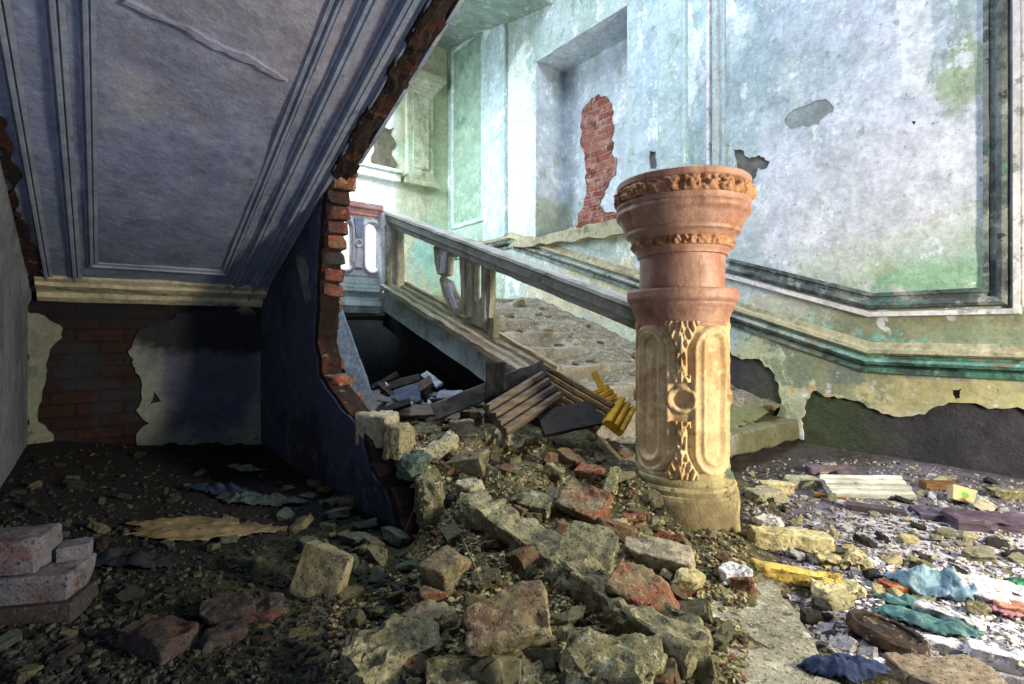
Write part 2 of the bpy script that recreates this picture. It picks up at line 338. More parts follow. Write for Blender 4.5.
def m_floor():
    m = M('littered_floor', '#544e4c', .95); m.patch(3, .46, .6, '#3a3634', .8); m.patch(8, .54, .62, '#6f6964', .7); m.patch(24, .6, .65, '#9a958e', .7); m.patch(18, .58, .63, '#1c1a1a', .8)
    m.blob((3.2, .55, 0), (1.1, .8, 1), '#8f899c', .6, .9, .35, 3.); m.blob((2.7, .4, 0), (.85, .55, 1), '#d9d6e4', .85, 1.3, .15, 7.)  # plaster dust zones, brightness near the assumed doorway lamp mixed into their colour
    m.blob((.1, 3.6, 0), (1.5, 2.6, 1), '#14151b', .92, .6, .3, 3.); m.blob((.3, 1.3, 0), (1.1, 1.0, 1), '#26271d', .9, .6, .3, 3.).blob((.75, 1.9, 0), (.5, .55, 1), '#4a4c36', .7, 1.4, .2, 6.)  # alcove shade and lit grit by its partition put into floor colour
    m.patch(60, .66, .7, '#c8c5bc', .5); m.patch(12, .66, .7, '#a8a49a', .5); m.patch(45, .58, .62, '#141213', .7)
    m.mottle(6, .78, 1.16).mottle(26, .82, 1.14); m.grain(8, .8).grain(30, .9).grain(90, .6); return m.done(.03)
def m_terracotta():
    m = M('weathered_terracotta', '#a5806f', .45, ); m.patch(3, .45, .62, '#955d47', .8, stretch=(1, 1, .6)); m.patch(7, .54, .64, '#c09a80', .6); m.patch(10, .57, .66, '#6e4234', .6, stretch=(1, 1, .4)); m.patch(3, .6, .7, '#5a3a30', .5)
    m.mottle(6, .78, 1.16).mottle(26, .82, 1.14); m.grain(20, .4).grain(70, .3); return m.done(.008)
def m_limewash():
    m = M('limewashed_terracotta', '#cdb58c', .7); m.patch(4, .48, .6, '#b98f62', .75); m.patch(9, .54, .62, '#dfcfa6', .7); m.patch(3.4, .55, .66, '#8f6244', .7, stretch=(1, 1, .5)); m.patch(12, .58, .68, '#6c4a34', .6)
    m.band(2, 1.0, 1.3, '#a86f52', .7, .05, .06); m.patch(30, .6, .64, '#a06a40', .5); m.mottle(6, .78, 1.16).mottle(26, .82, 1.14); m.grain(18, .5).grain(60, .35); return m.done(.008)
def m_base_drum():
    m = M('dirty_drum_stone', '#b3a880', .85); m.patch(4, .46, .6, '#8c8060', .8); m.patch(10, .55, .62, '#cfc7a0', .6); m.patch(7, .6, .65, '#a5543a', .6); m.patch(20, .58, .64, '#4f4634', .7)
    m.blob((2.42, 1.24, .30), (.16, .2, .06), '#3f6a5c', .9, .9, .15, 9); m.blob((2.10, 1.25, .06), (.22, .3, .16), '#77694e', .8, .8, .3, 8); m.mottle(6, .78, 1.16).mottle(26, .82, 1.14); m.grain(20, .6).grain(60, .5); return m.done(.01)
def m_wood(name, a, b, c2='#d0b88a', ax=(6, 6, 60), rough=.7, jit=False):
    m = M(name, a, rough, jitter=jit); m.patch(1, .42, .6, b, .85, stretch=ax); m.patch(1, .55, .63, c2, .6, stretch=tuple(x * 1.6 for x in ax)); m.patch(9, .58, .64, '#2a2622', .6); m.mottle(6, .78, 1.16).mottle(26, .82, 1.14); m.grain(1, .7, stretch=ax).grain(40, .3); return m.done(.01)
def m_rail():
    m = M('weathered_handrail_paint', '#b2b3aa', .75); m.patch(3, .44, .6, '#8d8f88', .8, stretch=(1, .35, .6)); m.patch(7, .55, .62, '#6b5a52', .7, stretch=(1, .3, 1)); m.patch(3, .58, .64, '#7f937c', .7); m.patch(12, .58, .63, '#d7d9d2', .6); m.mottle(6, .78, 1.16).mottle(26, .82, 1.14); m.grain(18, .4, stretch=(1, .3, 1)).grain(50, .2); return m.done(.01)
def m_stringer_face():
    m = M('stringer_pale_paint', '#bccbcc', .8); m.patch(2.5, .48, .62, '#98aaa8', .8); m.patch(4, .56, .62, '#5f7d58', .7, stretch=(1, 1, .5)); m.patch(9, .58, .63, '#bcc9c6', .6); m.blob((2.15, 4.0, 1.1), (.3, .5, .2), '#7d9a78', .6, 1.2, .3, 5); m.mottle(6, .78, 1.16).mottle(26, .82, 1.14); m.grain(8, .4).grain(30, .3); return m.done(.015)
def m_stringer_cap():
    m = M('stringer_moulding_paint', '#aa9a80', .75); m.patch(2.5, .47, .6, '#6c5b4a', .8, stretch=(9, .3, 2)); m.patch(2.5, .54, .6, '#c9c2b0', .8, stretch=(14, .3, 2)); m.patch(3, .54, .6, '#b7a888', .7, stretch=(8, .4, 2)); m.patch(4, .57, .63, '#5d4a3c', .6, stretch=(6, .4, 2)); m.blob((2.3, 4.2, 1.3), (.4, .8, .5), '#6f7e5e', .6, 1.2, .3, 4); m.mottle(6, .78, 1.16).mottle(26, .82, 1.14); m.grain(12, .4).grain(40, .3); return m.done(.01)
def m_balustrade():
    m = M('flaking_balustrade_paint', '#c6c3cc', .75); m.patch(3, .46, .6, '#d9dde4', .8); m.patch(8, .55, .61, '#a5837d', .6); m.patch(6, .58, .64, '#7f8ea6', .6); m.mottle(6, .78, 1.16).mottle(26, .82, 1.14); m.grain(14, .4).grain(50, .3); return m.done(.008)
def m_baluster():
    m = M('weathered_baluster', '#a9a38c', .75); m.patch(5, .46, .6, '#7b7d66', .8, stretch=(1, 1, .3)); m.patch(9, .54, .6, '#c6c4b6', .7, stretch=(1, 1, .3)); m.patch(8, .58, .64, '#8a6244', .6, stretch=(1, 1, .3)); m.patch(14, .6, .65, '#4a4a42', .6); m.mottle(6, .78, 1.16).mottle(26, .82, 1.14); m.grain(18, .6).grain(60, .3); return m.done(.01)
def m_trim_dark():
    m = M('grimy_moulding_paint', '#6f7676', .85); m.patch(3, .46, .58, '#3a4246', .85); m.patch(7, .53, .6, '#98a09e', .7); m.patch(5, .56, .63, '#44786c', .6); m.patch(9, .58, .63, '#20252a', .8); m.band(1, 2.33, 3, '#aebdc2', .9, .03, .02); m.mottle(20, .7, 1.2).grain(14, .6).grain(50, .3); return m.done(.015)
def m_trim_pale():
    m = M('pale_moulding_paint', '#d0cfd4', .85); m.patch(4, .5, .6, '#a9a9aa', .7); m.patch(8, .57, .63, '#6f7672', .7); m.patch(5, .6, .66, '#8fa59a', .6); m.mottle(20, .8, 1.12).grain(14, .6).grain(50, .3); return m.done(.015)
def m_trim_teal():
    m = M('teal_moulding_paint', '#8d9692', .8); m.patch(4, .48, .6, '#5d6664', .8); m.band(1, -1, 1.45, '#4a857a', .85, .35, .3); m.patch(4, .5, .58, '#33403f', .8); m.patch(7, .55, .62, '#8fb0a4', .6); m.patch(6, .58, .64, '#7a6a54', .7); m.mottle(20, .7, 1.2).grain(14, .6).grain(50, .3); return m.done(.015)
def m_trim_olive():
    m = M('olive_moulding_paint', '#a39f86', .85); m.patch(4, .48, .6, '#837f68', .8); m.patch(8, .56, .62, '#c0bca6', .7); m.patch(6, .58, .64, '#5f6a60', .7); m.mottle(20, .75, 1.15).grain(14, .6).grain(50, .3); return m.done(.015)
def m_tread():
    m = M('worn_stone_step', '#8d8a82', .9); m.patch(3, .45, .6, '#7d7566', .8, stretch=(.5, 1, 1)); m.patch(9, .54, .62, '#b5ab98', .6); m.patch(5, .56, .63, '#5f5c48', .7); m.blob((3.9, 1.9, .2), (.9, .4, .3), '#66684a', .8, 1.1, .3, 4); m.patch(30, .58, .63, '#3b372f', .6)
    m.mottle(6, .78, 1.16).mottle(26, .82, 1.14); m.grain(10, .6).grain(40, .5); return m.done(.02)
def m_stair_dirt():
    m = M('stair_dirt', '#7b786e', .97); m.patch(3, .46, .6, '#68624f', .8); m.patch(9, .52, .6, '#a09786', .7); m.patch(28, .56, .61, '#c4bba6', .6); m.patch(20, .58, .63, '#3a352d', .7); m.patch(8, .64, .68, '#96553f', .7); m.blob((3.6, 1.8, .2), (.9, .4, .3), '#6f754c', .8, .9, .3, 4); m.mottle(6, .78, 1.16).mottle(26, .82, 1.14); m.grain(9, .8).grain(35, .8); return m.done(.03)
def m_plain(name, a, b, rough=.6, bump=.008, c2=None):
    m = M(name, a, rough, jitter=True); m.patch(5, .45, .6, b, .8); m.patch(14, .57, .63, c2 or b, .6); m.mottle(6, .78, 1.16).mottle(26, .82, 1.14); m.grain(15, .5).grain(55, .4); return m.done(bump)
def m_rust():
    m = M('rotten_rusty_edge', '#2c1f1c', .97); m.patch(6, .50, .6, '#553226', .7); m.patch(14, .54, .61, '#1a1312', .8); m.patch(10, .6, .65, '#8f7a6a', .6); m.mottle(6, .78, 1.16).mottle(26, .82, 1.14); m.grain(12, 1.).grain(40, .8); return m.done(.04)
def m_dark():
    m = M('near_black_plaster', '#15161a', 1.); m.patch(3, .5, .6, '#0e0e12', .7); m.mottle(6, .78, 1.16).mottle(26, .82, 1.14); m.grain(8, .5); return m.done(.02)  # near-black colour stands in for the deep shade under the stairs
def m_rusty_lid():
    m = M('rusty_iron_lid', '#3d2d25', .75); m.patch(7, .46, .58, '#231a17', .8); m.patch(12, .56, .63, '#6f5440', .6); m.patch(20, .58, .62, '#a59a88', .5); m.mottle(6, .78, 1.16).mottle(26, .82, 1.14); m.grain(20, .6).grain(60, .5); return m.done(.008)

# ------------------------------------------------------------------ the setting
def struct(o, label=None): return tag(o, label, None, None, 'structure')
RW = lambda a, b, n: Vector((4.35 - n, a, b))
BW = lambda a, b, n: Vector((a, 4.75 - n, b))
CW = lambda a, b, n: Vector((1.08 - n, a, b))
SN_ = Vector((0, -SS, -1)).normalized()
SF = lambda a, b, n: Vector((a, b, SZ + SS * (SY - b))) + SN_ * n
yz = lambda px, py, X=4.35: (on_x(px, py, X).y, on_x(px, py, X).z)
xz = lambda px, py: (on_y(px, py, 4.75).x, on_y(px, py, 4.75).z)
sxy = lambda px, py: (on_s(px, py).x, on_s(px, py).y)

paint = m_right_wall(); turq = m_pale_turq(); masonry = m_base_masonry()
NY0, NY1, NZ0, NZ1 = 3.44, 4.92, 2.12, 4.43
wr = boxes('wall_right', [(4.37, 4.6, -.35, NY0, -.1, 6.4), (4.37, 4.6, NY1, 7.3, -.1, 6.4), (4.37, 4.6, NY0, NY1, -.1, NZ0), (4.37, 4.6, NY0, NY1, NZ1, 6.4)], masonry)
struct(wr, 'tall right-hand wall with flaking pale blue paint over dark masonry')
torn = [yz(*p) for p in ((706, 352), (730, 351), (750, 359), (772, 371), (779, 388), (779, 412), (776, 436), (803, 440), (802, 424), (812, 391), (834, 396), (868, 408), (888, 414), (918, 414), (932, 408), (969, 403), (996, 408), (1030, 415))]
body = [(7.05, 6.3), (7.05, .2), (2.85, .2)]
rag = ragged(torn, .035, .03, 3, closed=False)
outer = body + [(p.x, p.y) for p in rag] + [(-.35, rag[-1].y), (-.35, 6.3)]
holes = [[(NY0, NZ0), (NY1, NZ0), (NY1, NZ1), (NY0, NZ1)]]
for k, poly in enumerate([((733, 149), (742, 150), (749, 158), (761, 157), (770, 161), (767, 168), (758, 168), (753, 180), (750, 196), (745, 185), (736, 169)),
             ((649, 150), (656, 151), (656, 169), (649, 170)), ((952, 390), (963, 388), (960, 398), (955, 399)), ((911, 121), (916, 121), (914, 125))]):
    holes.append([tuple(p) for p in ragged([yz(*p) for p in poly], .02, .02, 10 + k)])
plate('plaster_layer', outer, holes, RW, -.03, 0, paint, wr)
# niche with a bricked-up window
npl = m_niche()
nb = boxes('window_1', [(4.85, 4.95, NY0 - .05, NY1 + .05, NZ0 - .05, NZ1 + .05), (4.352, 4.9, NY1 - .012, NY1 + .08, NZ0, NZ1), (4.352, 4.9, NY0 - .08, NY0 + .012, NZ0, NZ1), (4.352, 4.9, NY0 - .08, NY1 + .08, NZ1 - .012, NZ1 + .08), (4.352, 4.9, NY0, NY1, NZ0 - .08, NZ0 + .012)], npl)
struct(nb, 'deep blind window niche with plastered reveals')
bp = [(on_x(px, py, 4.85).y, on_x(px, py, 4.85).z) for px, py in ((583, 110), (592, 98), (605, 96), (612, 104), (611, 140), (617, 158), (616, 175), (605, 190), (600, 205), (618, 215), (622, 229), (575, 232), (578, 215), (587, 190), (585, 160), (582, 135))]
plate('bare_brick_patch', [tuple(p) for p in ragged(bp, .05, .05, 21)], [], lambda a, b, n: Vector((4.85 - n, a, b)), -.01, .012, m_niche_brick(), nb)
sill = ragged([(3.35, 1.98), (4.6, 2.02), (5.1, 2.05), (5.35, 2.10), (5.2, 2.16), (4.4, 2.15), (3.35, 2.17)], .03, .11, 5)
tagm = struct(plate('trim_1', [tuple(p) for p in sill], [], RW, -.45, .10, m_trim_olive()), 'broken plaster sill under the blind window niche')
# pilasters and mouldings on the right wall
bx_p = [(5.5, 6.0, .05), (2.73, 3.04, .045)]
for k, (a, b, o) in enumerate(bx_p):
    pr = [(-.02, 0), (o, 0), (o, .03), (o * .7, .05), (o * .7, b - a - .05), (o, b - a - .03), (o, b - a), (-.02, b - a)]
    struct(sweep(f'trim_{2+k}', [(a, 6.3), (a, .762 + .345 * (a - 1.27) + .08 if a < 5.2 else 2.26)], pr, RW, turq, wob=.004, step=.25), ['flat pale pilaster strip beside the green wall panel', 'flat pale turquoise pilaster strip behind the column'][k])
zb = 1.145
prof1 = [(-.02, -.09), (.02, -.085), (.02, -.06), (.006, -.055), (.006, -.03), (.036, -.018), (.046, .005), (.034, .025), (.010, .03), (.010, .048), (.032, .052), (.032, .085), (-.02, .09)]
tp = [(2.44, 6.3), (2.44, zb + .345 * (2.44 - 1.25)), (1.25, zb), (.56, zb), (.56, 6.3)]; tdark = m_trim_dark(); tpale = m_trim_pale()
t4 = sweep('trim_4', tp, prof1[:9] + [(-.02, .048)], RW, tdark, wob=.006, step=.12)
sweep('pale_fillet', tp, [(-.02, .046), (.014, .048), (.034, .054), (.034, .083), (-.02, .09)], RW, tpale, t4, wob=.006, step=.12)
struct(t4, 'raised moulding framing the large wall panel on the right')
prof2 = [(-.02, -.10), (.02, -.095), (.025, -.06), (.055, -.045), (.07, -.02), (.055, .0), (.03, .01), (.03, .03), (.05, .045), (.045, .07), (.015, .085), (-.02, .09)]
dp = [(-.35, .75), (1.27, .755), (5.4, .755 + .345 * 4.13), (7.05, .755 + .345 * 4.13)]
t5 = sweep('trim_5', dp, [(-.02, .03), (.03, .03), (.05, .045), (.045, .07), (.02, .085), (.012, .12), (-.02, .125)], RW, m_trim_olive(), wob=.008, step=.12)
sweep('lower_moulding', dp, [(-.02, -.10), (.02, -.095), (.025, -.06), (.01, -.055), (.01, -.042), (.055, -.035), (.07, -.015), (.055, .0), (.02, .008), (.02, .03), (-.02, .03)], RW, m_trim_teal(), t5, wob=.008, step=.12)
struct(t5, 'dado moulding that follows the stair slope and levels out on the right')
struct(sweep('trim_6', [(.455, 6.3), (.455, zb - .02), (-.3, zb - .02)], [(-.02, -.03), (.02, -.028), (.03, -.01), (.018, .0), (.03, .01), (.02, .028), (-.02, .03)], RW, tpale, wob=.004, step=.15), 'thin upright moulding at the right edge of the wall')
gp = m_panel_green()
pan = struct(plate('trim_7', [(6.08, 2.62), (6.86, 2.62), (6.86, 5.35), (6.08, 5.35)], [], RW, -.01, .006, gp), 'sunk green painted panel high on the far right wall')
sweep('panel_frame', [(6.06, 2.6), (6.88, 2.6), (6.88, 5.37), (6.06, 5.37)], [(-.01, -.03), (.02, -.03), (.03, 0), (.015, .015), (.02, .035), (-.01, .04)], RW, turq, pan, closed=True)
# far wall beyond the landing
farp = m_far_wall()
fw = struct(boxes('wall_far', [(-1.0, 4.4, 7.06, 7.25, -.1, 6.4)], farp), 'far wall beyond the stair landing')
def far(px, py): p = on_y(px, py, 7.06); return p.x, p.z
x0, z0 = far(405, 176); x1, z1 = far(431, 94)
fp = boxes('trim_8', [(x0, x1, 6.98, 7.07, z0, z1)], farp, bevel=.01); struct(fp, 'pale green panelled pilaster with a cornice on the far wall')
boxes('pilaster_panel', [(x0 + .08, x1 - .08, 6.96, 7.0, z0 + .12, z1 - .12)], farp, fp, bevel=.015)
PR = lambda lst: [(x0 - o, x1 + o, 6.98 - o, 7.07, z1 + a, z1 + b) for (o, a, b) in lst]
boxes('cornice', PR([(.03, -.06, .0), (.06, .0, .06), (.11, .06, .12), (.15, .12, .2)]), farp, fp, bevel=.008)
boxes('pilaster_foot', [(x0 - .06, x1 + .08, 6.92, 7.07, z0 - .14, z0 - .04), (x0 - .03, x1 + .05, 6.95, 7.07, z0 - .04, z0 + .02)], farp, fp, bevel=.01)
a0, b0 = far(372, 165); a1, b1 = far(396, 128)
plate('dark_patch', [tuple(p) for p in ragged([(a0, b0), (a1, b0 - .1), (a1 - .03, b1), (a0, b1)], .06, .06, 8)], [], lambda a, b, n: Vector((a, 7.06 - n, b)), -.02, .012, m_plain('brown_patch', '#5d5a4c', '#45423a', .95, .02), fw)  # ragged darker plate on the wall face, no opening cut
c0, d0 = far(345, 172)
boxes('ledge', [(1.5, far(398, 170)[0], 6.95, 7.07, d0 - .02, d0 + .10), (1.5, far(400, 170)[0], 6.9, 7.07, d0 + .10, d0 + .15)], farp, fw, bevel=.01)
# sloping ceiling of the stairwell
cl = fromdata('ceiling', [(1.4, 7.2, 5.52), (4.4, 7.2, 5.52), (4.4, 4.6, 5.0), (1.4, 4.6, 5.0), (1.4, 7.2, 5.72), (4.4, 7.2, 5.72), (4.4, 4.6, 5.3), (1.4, 4.6, 5.3)], [(0, 1, 2, 3), (4, 7, 6, 5), (3, 2, 6, 7), (0, 4, 5, 1), (1, 5, 6, 2), (0, 3, 7, 4)], m_ceiling())
struct(cl, 'cracked sloping ceiling at the head of the stairwell')

# underside of the upper flight (the sloped ceiling over the alcove)
sop = m_soffit(); sot = m_soffit_trim(); rust = m_rust(); dark = m_dark()
vs = []; fs = []; NX, NY = 60, 120
for j in range(NY + 1):
    for i in range(NX + 1):
        X = -.40 + (1.09 + .40) * i / NX; Y = 4.77 + (-1.6 - 4.77) * j / NY
        d = .012 * fbm(Vector((X * 2, Y * 2, 3)), 4); vs.append(SF(X, Y, d))
for j in range(NY):
    for i in range(NX): a = j * (NX + 1) + i; fs.append((a, a + 1, a + NX + 2, a + NX + 1))
so = fromdata('ceiling_soffit', vs, fs, sop, None, 3); so.name = 'ceiling_sloped'; struct(so, 'sloped plaster underside of the upper stair flight with framed panel')
extrude('flight_slab', [(-.40, .03), (1.1, .03), (1.1, .32), (-.40, .32)], (0, 4.8, SZ + SS * (SY - 4.8)), (0, -1.6, SZ + SS * (SY + 1.6)), dark, so)
def torn_edge():
    vs = []; fs = []; m = 9; n = 150
    base = [(1.035, -.0), (1.05, -.035), (1.075, -.045), (1.10, -.03), (1.13, -.03), (1.155, .01), (1.185, .03), (1.20, .07), (1.2, .34)]
    for i in range(n + 1):
        Y = 2.98 - 4.5 * i / n
        for k, (x, z) in enumerate(base):
            q = Vector((x * 14, Y * 9, z * 14)); a = .028 if 0 < k else .008
            vs.append((x + a * fbm(q, 5), Y, SZ + SS * (SY - Y) + z + a * fbm(q + Vector((9, 9, 9)), 5)))
    for i in range(n):
        for k in range(m - 1): a = i * m + k; fs.append((a, a + 1, a + m + 1, a + m))
    return fromdata('torn_edge', vs, fs, rust, so)
torn_edge()
extrude('plaster_lip', [(1.18, -.01), (1.205, .0), (1.215, .05), (1.19, .08)], (0, 2.9, SZ + SS * (SY - 2.9) + .03), (0, -1.5, SZ + SS * (SY + 1.5) + .03), sot, so, seg=60, wob=.035)
lineprof = lambda w, h=.022: [(-.01, -w/2), (h * .5, -w/2), (h * .6, -w * .2), (h * .1, -w * .12), (h, 0), (h, w * .2), (h * .2, w * .3), (h * .5, w * .4), (h * .3, w / 2), (-.01, w / 2)]
XL = on_s(89, 100).x; XR = on_s(296, 100).x; YB = on_s(160, 268).y
crk = [(122, 0), (150, 14), (186, 28), (206, 42), (232, 54), (254, 62), (276, 76), (288, 79), (275, 70), (256, 58), (234, 49), (208, 37), (188, 24), (152, 10), (126, -3)]
plate('plaster_crack', [tuple(p) for p in ragged([sxy(*p) for p in crk], .012, .03, 9)], [], SF, -.01, .016, sop, so)
ps = sweep('panel_moulding', [(XL, -1.5), (XL, YB), (XR, YB), (XR, -1.5)], lineprof(.055, .024), SF, sot, so)
for px, w in ((62, .06), (17, .055)):
    X = on_s(px, 100).x; sweep('moulding_line', [(X, -1.5), (X, YB + .24)], lineprof(w, .028), SF, sot, so)
for px, w, h in ((323, .075, .03), (353, .085, .045), (372, .04, .03)):
    X = on_s(px, 100).x; sweep('moulding_line', [(X, -1.5), (X, 4.7)], lineprof(w, h), SF, sot, so)
Yc = on_s(140, 288).y
struct(sweep('trim_9', [(-.33, Yc), (1.07, Yc)], [(-.01, -.13), (.02, -.13), (.03, -.09), (.05, -.08), (.05, -.02), (.03, .0), (.035, .05), (.06, .07), (.07, .12), (.02, .13), (-.01, .13)], SF, m_cream_trim(), wob=.006, step=.08), 'cream moulding where the sloped ceiling meets the alcove back wall')
gap = ragged([sxy(*p) for p in ((0, 116), (9, 138), (17, 182), (22, 214), (30, 236), (40, 262), (46, 282), (34, 284), (27, 262), (17, 236), (11, 206), (7, 176), (0, 158))], .03, .03, 31)
plate('rotten_strip', [tuple(p) for p in gap], [], SF, -.01, .016, rust, so)

# alcove walls
wl = struct(boxes('wall_left', [(-.58, -.38, 2.3, 4.95, -.1, 2.3)], m_left_wall()), 'grey plastered left wall of the alcove')
cove = sweep('plaster_cove', [(-.38, 4.74), (-.38, 2.3)], [(0, -.12), (.08, -.04), (.12, .0), (.05, .02), (-.02, .02), (-.02, -.12)], SF, m_left_wall(), wl, wob=.02, step=.1)
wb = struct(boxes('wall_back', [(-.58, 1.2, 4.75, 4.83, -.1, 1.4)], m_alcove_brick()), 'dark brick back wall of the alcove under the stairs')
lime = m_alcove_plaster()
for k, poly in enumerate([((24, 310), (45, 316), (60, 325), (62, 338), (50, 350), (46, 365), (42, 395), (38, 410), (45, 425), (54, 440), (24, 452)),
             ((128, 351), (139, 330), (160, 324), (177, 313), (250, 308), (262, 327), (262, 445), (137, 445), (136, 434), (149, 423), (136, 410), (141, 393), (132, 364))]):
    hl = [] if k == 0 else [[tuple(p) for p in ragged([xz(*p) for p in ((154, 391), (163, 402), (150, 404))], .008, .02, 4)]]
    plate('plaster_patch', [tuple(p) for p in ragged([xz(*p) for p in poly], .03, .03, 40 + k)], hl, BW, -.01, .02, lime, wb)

# broken brick partition between the alcove and the stairs
asd = m_alcove_side()
edge = [(340, 150), (333, 166), (326, 200), (322, 260), (320, 300), (318, 341), (323, 375), (341, 401), (362, 424), (374, 465), (392, 490), (403, 527), (412, 552)]
epts = ragged([yz(px, py, 1.08) for px, py in edge], .03, .04, 51, closed=False)
outl = [(4.8, -.08), (4.8, 1.2)] + [(epts[0].x, SZ + SS * (SY - epts[0].x) + .02)] + [(p.x, p.y) for p in epts[1:]] + [(epts[-1].x, -.08)]
wc = struct(plate('wall_partition', outl, [], CW, -.12, 0, rust), None); wc.name = 'wall_center'
wc['label'] = 'broken brick partition wall dividing the dark alcove from the stairs'
inner = [(4.79, -.07), (4.79, 1.2)] + [(p.x + .05, p.y) for p in ragged([(p.x + .02, p.y) for p in epts[2:]], .03, .05, 53, closed=False)]
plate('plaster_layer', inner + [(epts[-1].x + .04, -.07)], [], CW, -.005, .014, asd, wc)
flk = ragged([yz(px, py, 1.08) for px, py in ((299, 256), (306, 258), (311, 270), (310, 285), (313, 300), (309, 303), (304, 280))], .01, .03, 55)
plate('plaster_flake', [tuple(p) for p in flk], [], CW, 0, .024, lime, wc)

# ------------------------------------------------------------------ the staircase
tread = m_tread(); sface = m_stringer_face(); scap = m_stringer_cap(); bal = m_balustrade(); balm = m_baluster(); railm = m_rail()
st = empty('staircase', (3.3, 1.75, 0), 'worn stone staircase rising along the right wall to the landing', 'stairs')
def rough_box(name, x0, x1, y0, y1, z0, z1, mat, parent, amp=.012, seed=0, cuts=0.07):
    bm = bmesh.new(); bmesh.ops.create_cube(bm, size=1, matrix=Matrix.Translation(((x0+x1)/2, (y0+y1)/2, (z0+z1)/2)) @ Matrix.Diagonal((x1-x0, y1-y0, z1-z0, 1)))
    bmesh.ops.bevel(bm, geom=bm.edges[:], offset=.012, segments=1, affect='EDGES')
    for ax, (a, b) in enumerate(((x0, x1), (y0, y1), (z0, z1))):
        k = int((b - a) / cuts); no = [0, 0, 0]; no[ax] = 1
        for i in range(1, k):
            co = [0, 0, 0]; co[ax] = a + (b - a) * i / k
            bmesh.ops.bisect_plane(bm, geom=bm.verts[:] + bm.edges[:] + bm.faces[:], plane_co=co, plane_no=no)
    for v in bm.verts:
        q = v.co * 7 + Vector((seed * 3.1, 0, seed)); v.co += Vector((fbm(q), fbm(q + Vector((5, 5, 5))), fbm(q + Vector((11, 3, 8))))) * amp
    me = bpy.data.meshes.new(name); bm.to_mesh(me); bm.free()
    return link(name, me, mat, parent, .6)
for k in range(8):
    y = 1.75 + .4 * k; z = 1.36 - .138 * (8 - k)
    rough_box('step', 2.42 if k else 2.62, 4.36, y + R.uniform(-.015, .015), y + .46, z - .16, z, tread, st, .016, k)
extrude('under_slab', [(2.3, -.34), (4.36, -.34), (4.36, -.16), (2.3, -.16)], (0, 2.1, .37), (0, 5.0, 1.36), dark, st)
boxes('landing_slab', [(1.22, 2.2, 4.86, 7.06, 1.17, 1.36), (2.2, 4.36, 4.95, 7.06, 1.12, 1.36)], tread, st, .01)
Z0 = lambda Y: 1.36 - .335 * (4.58 - Y)
Y1, Y2 = 2.42, 4.70
sb = extrude('stringer', [(2.17, -.24), (2.4, -.26), (2.4, .0), (2.17, 0)], (0, Y1, Z0(Y1)), (0, Y2, Z0(Y2)), sface, st, 20, .006)
cap = [(2.135, -.03), (2.135, .012), (2.15, .024), (2.17, .024), (2.176, -.004), (2.20, -.002), (2.208, .034), (2.235, .044), (2.248, .034), (2.254, .004), (2.285, .006), (2.296, .048), (2.325, .06), (2.338, .048), (2.345, .014), (2.38, .016), (2.392, .06), (2.425, .064), (2.445, .04), (2.445, -.03)]
extrude('stringer_moulding', cap, (0, Y1 + .06, Z0(Y1 + .06)), (0, Y2, Z0(Y2)), scap, sb, 40, .008)
# landing edge with mouldings
ledge = [(4.84, 4.90, 1.14, 1.20), (4.80, 4.90, 1.20, 1.26), (4.825, 4.90, 1.26, 1.34), (4.79, 4.90, 1.34, 1.375), (4.81, 4.9, 1.375, 1.42), (4.835, 4.9, 1.42, 1.50)]
boxes('landing_fascia', [(1.22, 2.2, a, b, c, d) for a, b, c, d in ledge], sface, st, .008)

# landing balustrade: pierced arches
lb = empty('landing_balustrade', (1.75, 4.87, 1.5), 'pale pierced balustrade with arched openings on the landing edge', 'balustrade')
def arch(cx, w, z0, z1, n=12):
    r = w / 2; o = [(cx - r, z0 + r)]
    o = [(cx + r * math.cos(PI + PI * i / n), z0 + r + r * math.sin(PI + PI * i / n)) for i in range(n + 1)]
    o += [(cx + r * math.cos(PI * i / n), z1 - r + r * math.sin(PI * i / n)) for i in range(n + 1)]
    return o
def ringp(cx, cz, r, n=20): return [(cx + r * math.cos(2 * PI * i / n), cz + r * math.sin(2 * PI * i / n)) for i in range(n)]
LB = lambda a, b, n: Vector((a, 4.86 - n, b))
acs = [1.40, 1.65, 1.845, 2.125]
acs = [1.30, 1.565, 1.83, 2.105]
hol = [arch(c, .135, 1.55, 2.03) for c in acs]
plate('pierced_panel', [(1.22, 1.5), (2.2, 1.5), (2.2, 2.1), (1.22, 2.1)], hol, LB, -.03, .03, bal, lb)
for c in acs:
    sweep('arch_rim', arch(c, .165, 1.535, 2.045), [(.02, -.012), (.045, -.01), (.05, .0), (.045, .01), (.02, .012)], LB, bal, lb, closed=True, smooth=.8)
blue_c = m_plain('blue_grey_relief', '#6f7f9e', '#8f98ad', .8)
for a, b in zip(acs, acs[1:]):
    m_ = (a + b) / 2
    plate('tapered_corbel', [(m_ - .05, 2.06), (m_ - .028, 1.87), (m_ + .028, 1.87), (m_ + .05, 2.06)], [], LB, .0, .05, blue_c, lb)
    sweep('ring_motif', ringp(m_, 1.815, .034), [(.02, -.012), (.045, -.01), (.05, 0), (.045, .01), (.02, .012)], LB, bal, lb, closed=True, smooth=.8)
    plate('lower_corbel', [(m_ - .018, 1.77), (m_ - .04, 1.58), (m_ + .04, 1.58), (m_ + .018, 1.77)], [], LB, .0, .045, bal, lb)
pinkr = m_plain('pink_worn_rail', '#b98a86', '#c9bdc4', .75, c2='#8a5148')
boxes('top_rail', [(1.22, 2.22, 4.80, 4.93, 2.16, 2.22), (1.22, 2.22, 4.82, 4.91, 2.12, 2.16), (1.22, 2.2, 4.81, 4.9, 2.09, 2.12)], pinkr, lb, .01)

